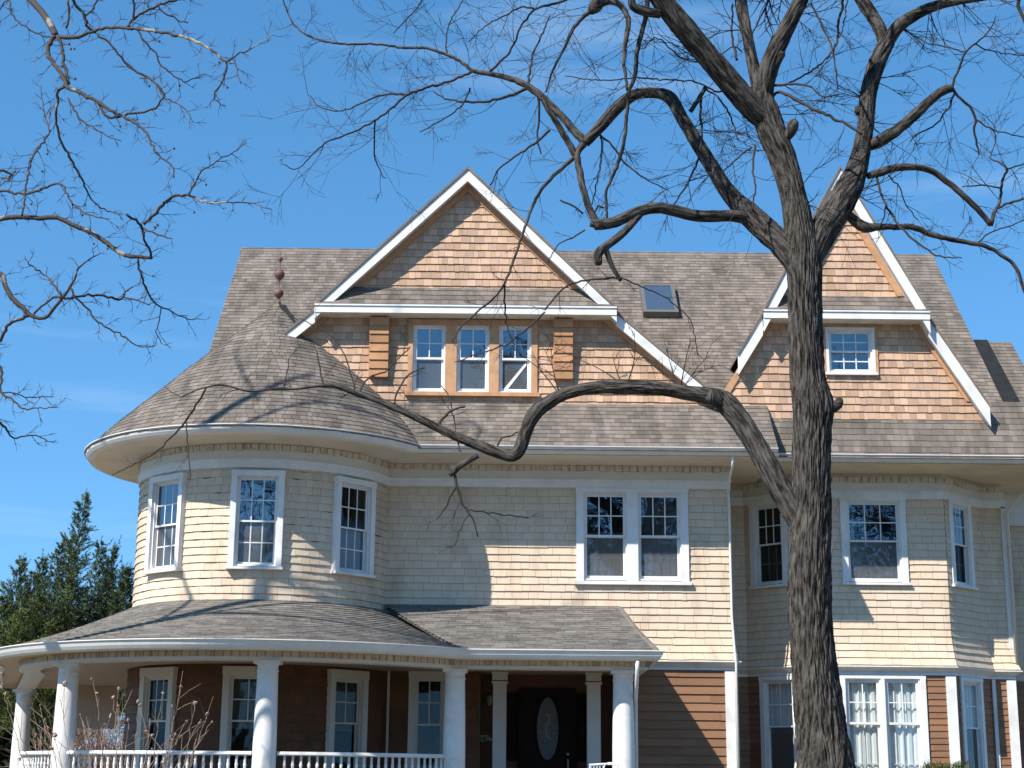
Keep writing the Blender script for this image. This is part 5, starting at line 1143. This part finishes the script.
for hp in heads:
    if hm is None:
        mb = MB()
        for _ in range(40):
            d = np.array([rs.gauss(0, 1) for _ in range(3)]); d /= np.linalg.norm(d); c_ = d*.045*np.array((1, 1, .7)); w = np.cross(d, (0.2, .5, .8)); w = w/np.linalg.norm(w)*.018; v = np.cross(d, w)
            mb.poly([c_-w-v, c_+w-v, c_+w+v+d*.01, c_-w+v+d*.01])
        o = mb.build('flower_head', M['head'], shrub); hm = o.data
    else: o = bpy.data.objects.new('flower_head', hm); COL.objects.link(o); o.parent = shrub
    o.matrix_parent_inverse = Matrix.Translation(-Vector(shrub.location)); o.location = hp; s_ = rs.uniform(.45, .8)*rs.choice((.5, 1, 1)); o.scale = (s_, s_*rs.uniform(.6, 1.1), s_*rs.uniform(.5, 1)); o.rotation_euler = (rs.uniform(0, 6), rs.uniform(0, 6), rs.uniform(0, 6))
# reddish twiggy hedge beyond the side porch
hx, hy = at(105, 730, 10.5)[:2]; hd = MB()
for i in range(260):
    p = np.array((hx+rs.uniform(-1.1, 1.0), hy+rs.uniform(-.4, .4), .1)); twig(hd, p, np.array((rs.gauss(0, .18), rs.gauss(0, .15), 1.0)), rs.uniform(2.2, 3.2), .014, 1, rs, nsub=(2, 4), ang=(.25, .6), curl=.12)
tag(hd.build('twiggy_hedge', mat('red_brown_twigs', (.30, .21, .175), .9, nscale=2, namt=.3)), 'thicket of bare reddish twigs beyond the side porch, seen between two columns', 'hedge')
# small yew at the foot of the bay
ex, ey_ = at(946, 768, -1.6)[:2]; yew = empty('yew_bush', (ex, ey_, 0), 'small dark evergreen bush under the double window at lower right', 'bush')
mb = MB(); rg = random.Random(8)
for i in range(1500):
    a = rg.uniform(0, 6.28); z = rg.uniform(.3, 1.85); rr = .62*math.sqrt(max(0.02, 1-((z-.9)/1.15)**2))*rg.uniform(.6, 1.05); p = np.array((ex+rr*math.cos(a), ey_+rr*math.sin(a)*.8, z)); d = np.array((math.cos(a)*.6, math.sin(a)*.6, rg.uniform(.4, 1.2))); d /= np.linalg.norm(d)
    for s_ in range(7):
        q = p+d*.03*s_; v = d+np.array([rg.gauss(0, .6) for _ in range(3)]); v /= np.linalg.norm(v); w = np.cross(v, (.3, .4, .85)); w = w/(np.linalg.norm(w)+1e-9)*.008; mb.poly([q-w, q+v*.09-w*.4, q+v*.1, q+w])
mb.build('foliage', g2, yew)
mb = MB(); tube_pts(mb, [(ex, ey_, 0), (ex, ey_, 1.0)], [.05, .02], 6); mb.build('stem', M['twig'], yew)

# ---- street trees across the road (mirrored in the window glass) ----
rq = random.Random(33); proto = None
def street_tree(x, y, h, label):
    root = empty('street_tree', (x, y, 0), label, 'tree', 'trees across the street'); mb = MB(); tw = MB()
    pts = [np.array((x+.1*math.sin(i), y, h*.55*i/8)) for i in range(9)]; tube_pts(mb, pts, list(np.linspace(.3, .16, 9)), 10); mb.build('trunk', M['twig'], root)
    for i in range(22):
        z = h*rq.uniform(.22, .55); a = rq.uniform(0, 6.28); twig(tw, np.array((x, y, z)), np.array((math.cos(a), math.sin(a), rq.uniform(.5, 1.5))), h*rq.uniform(.3, .5), .09, 3, rq, nsub=(4, 6), curl=.25)
    tag(tw.build('branches', M['twig'], root), kind='stuff')
street_tree(-9, -62, 25, 'bare street tree behind the viewer, opposite the turret'); street_tree(3, -64, 27, 'bare street tree behind the viewer, opposite the front door'); street_tree(15, -61, 24, 'bare street tree behind the viewer, opposite the bay')

def sky_blocker_house(x, y, w, d, h, rise, wallm, roofm, label):  # unseen houses, added to cut the low sky light on the facade
    root = empty('opposite_house', (x, y, 0), label, 'house', 'houses across the street')
    mb = MB(); mb.box(x-w/2, x+w/2, y-d/2, y+d/2, 0, h); mb.poly([(x-w/2, y+d/2, h), (x, y+d/2, h+rise), (x+w/2, y+d/2, h)]); mb.poly([(x-w/2, y-d/2, h), (x, y-d/2, h+rise), (x+w/2, y-d/2, h)]); mb.build('wall', wallm, root)
    mb = MB()
    for sx in (-1, 1): mb.hexa([(x, y-d/2-.5, h+rise), (x, y+d/2+.5, h+rise), (x, y+d/2+.5, h+rise+.2), (x, y-d/2-.5, h+rise+.2), (x+sx*(w/2+.5), y-d/2-.5, h-.4), (x+sx*(w/2+.5), y+d/2+.5, h-.4), (x+sx*(w/2+.5), y+d/2+.5, h-.2), (x+sx*(w/2+.5), y-d/2-.5, h-.2)])
    mb.build('roof', roofm, root)  # roof of the unseen added house
    for z in (1.6, 4.8):
        for k in (-.3, 0, .3):
            mb = MB(); mb.box(x+k*w-.6, x+k*w+.6, y+d/2-.05, y+d/2+.06, z, z+1.7); o = mb.build('window', M['white'], root)  # window on the unseen added house
            mb = MB(); mb.box(x+k*w-.5, x+k*w+.5, y+d/2+.05, y+d/2+.08, z+.1, z+1.6); mb.build('pane', M['interior'], o)
sky_blocker_house(-14, -76, 12, 10, 7.5, 5.0, mat('grey_siding', (.30, .30, .30)), M['roof_old'], 'grey house across the street behind the viewer, opposite the turret')
sky_blocker_house(3, -77, 12, 10, 7.8, 5.5, mat('red_brick', (.24, .12, .09)), M['roof'], 'brick house across the street behind the viewer, opposite the front door')
sky_blocker_house(20, -76, 12, 10, 7.5, 5.0, mat('green_siding', (.20, .24, .20)), M['roof_old'], 'green house across the street behind the viewer, opposite the bay')
street_tree(-20, -60, 23, 'bare street tree behind the viewer, farthest to the left'); street_tree(26, -63, 25, 'bare street tree behind the viewer, farthest to the right')

sky_blocker_house(-32, -77, 13, 10, 7.8, 5.2, mat('cream_siding', (.34, .31, .25)), M['roof'], 'cream house across the street behind the viewer, farthest to the left')
sky_blocker_house(38, -77, 13, 10, 7.8, 5.2, mat('blue_siding', (.16, .19, .24)), M['roof'], 'blue house across the street behind the viewer, farthest to the right')
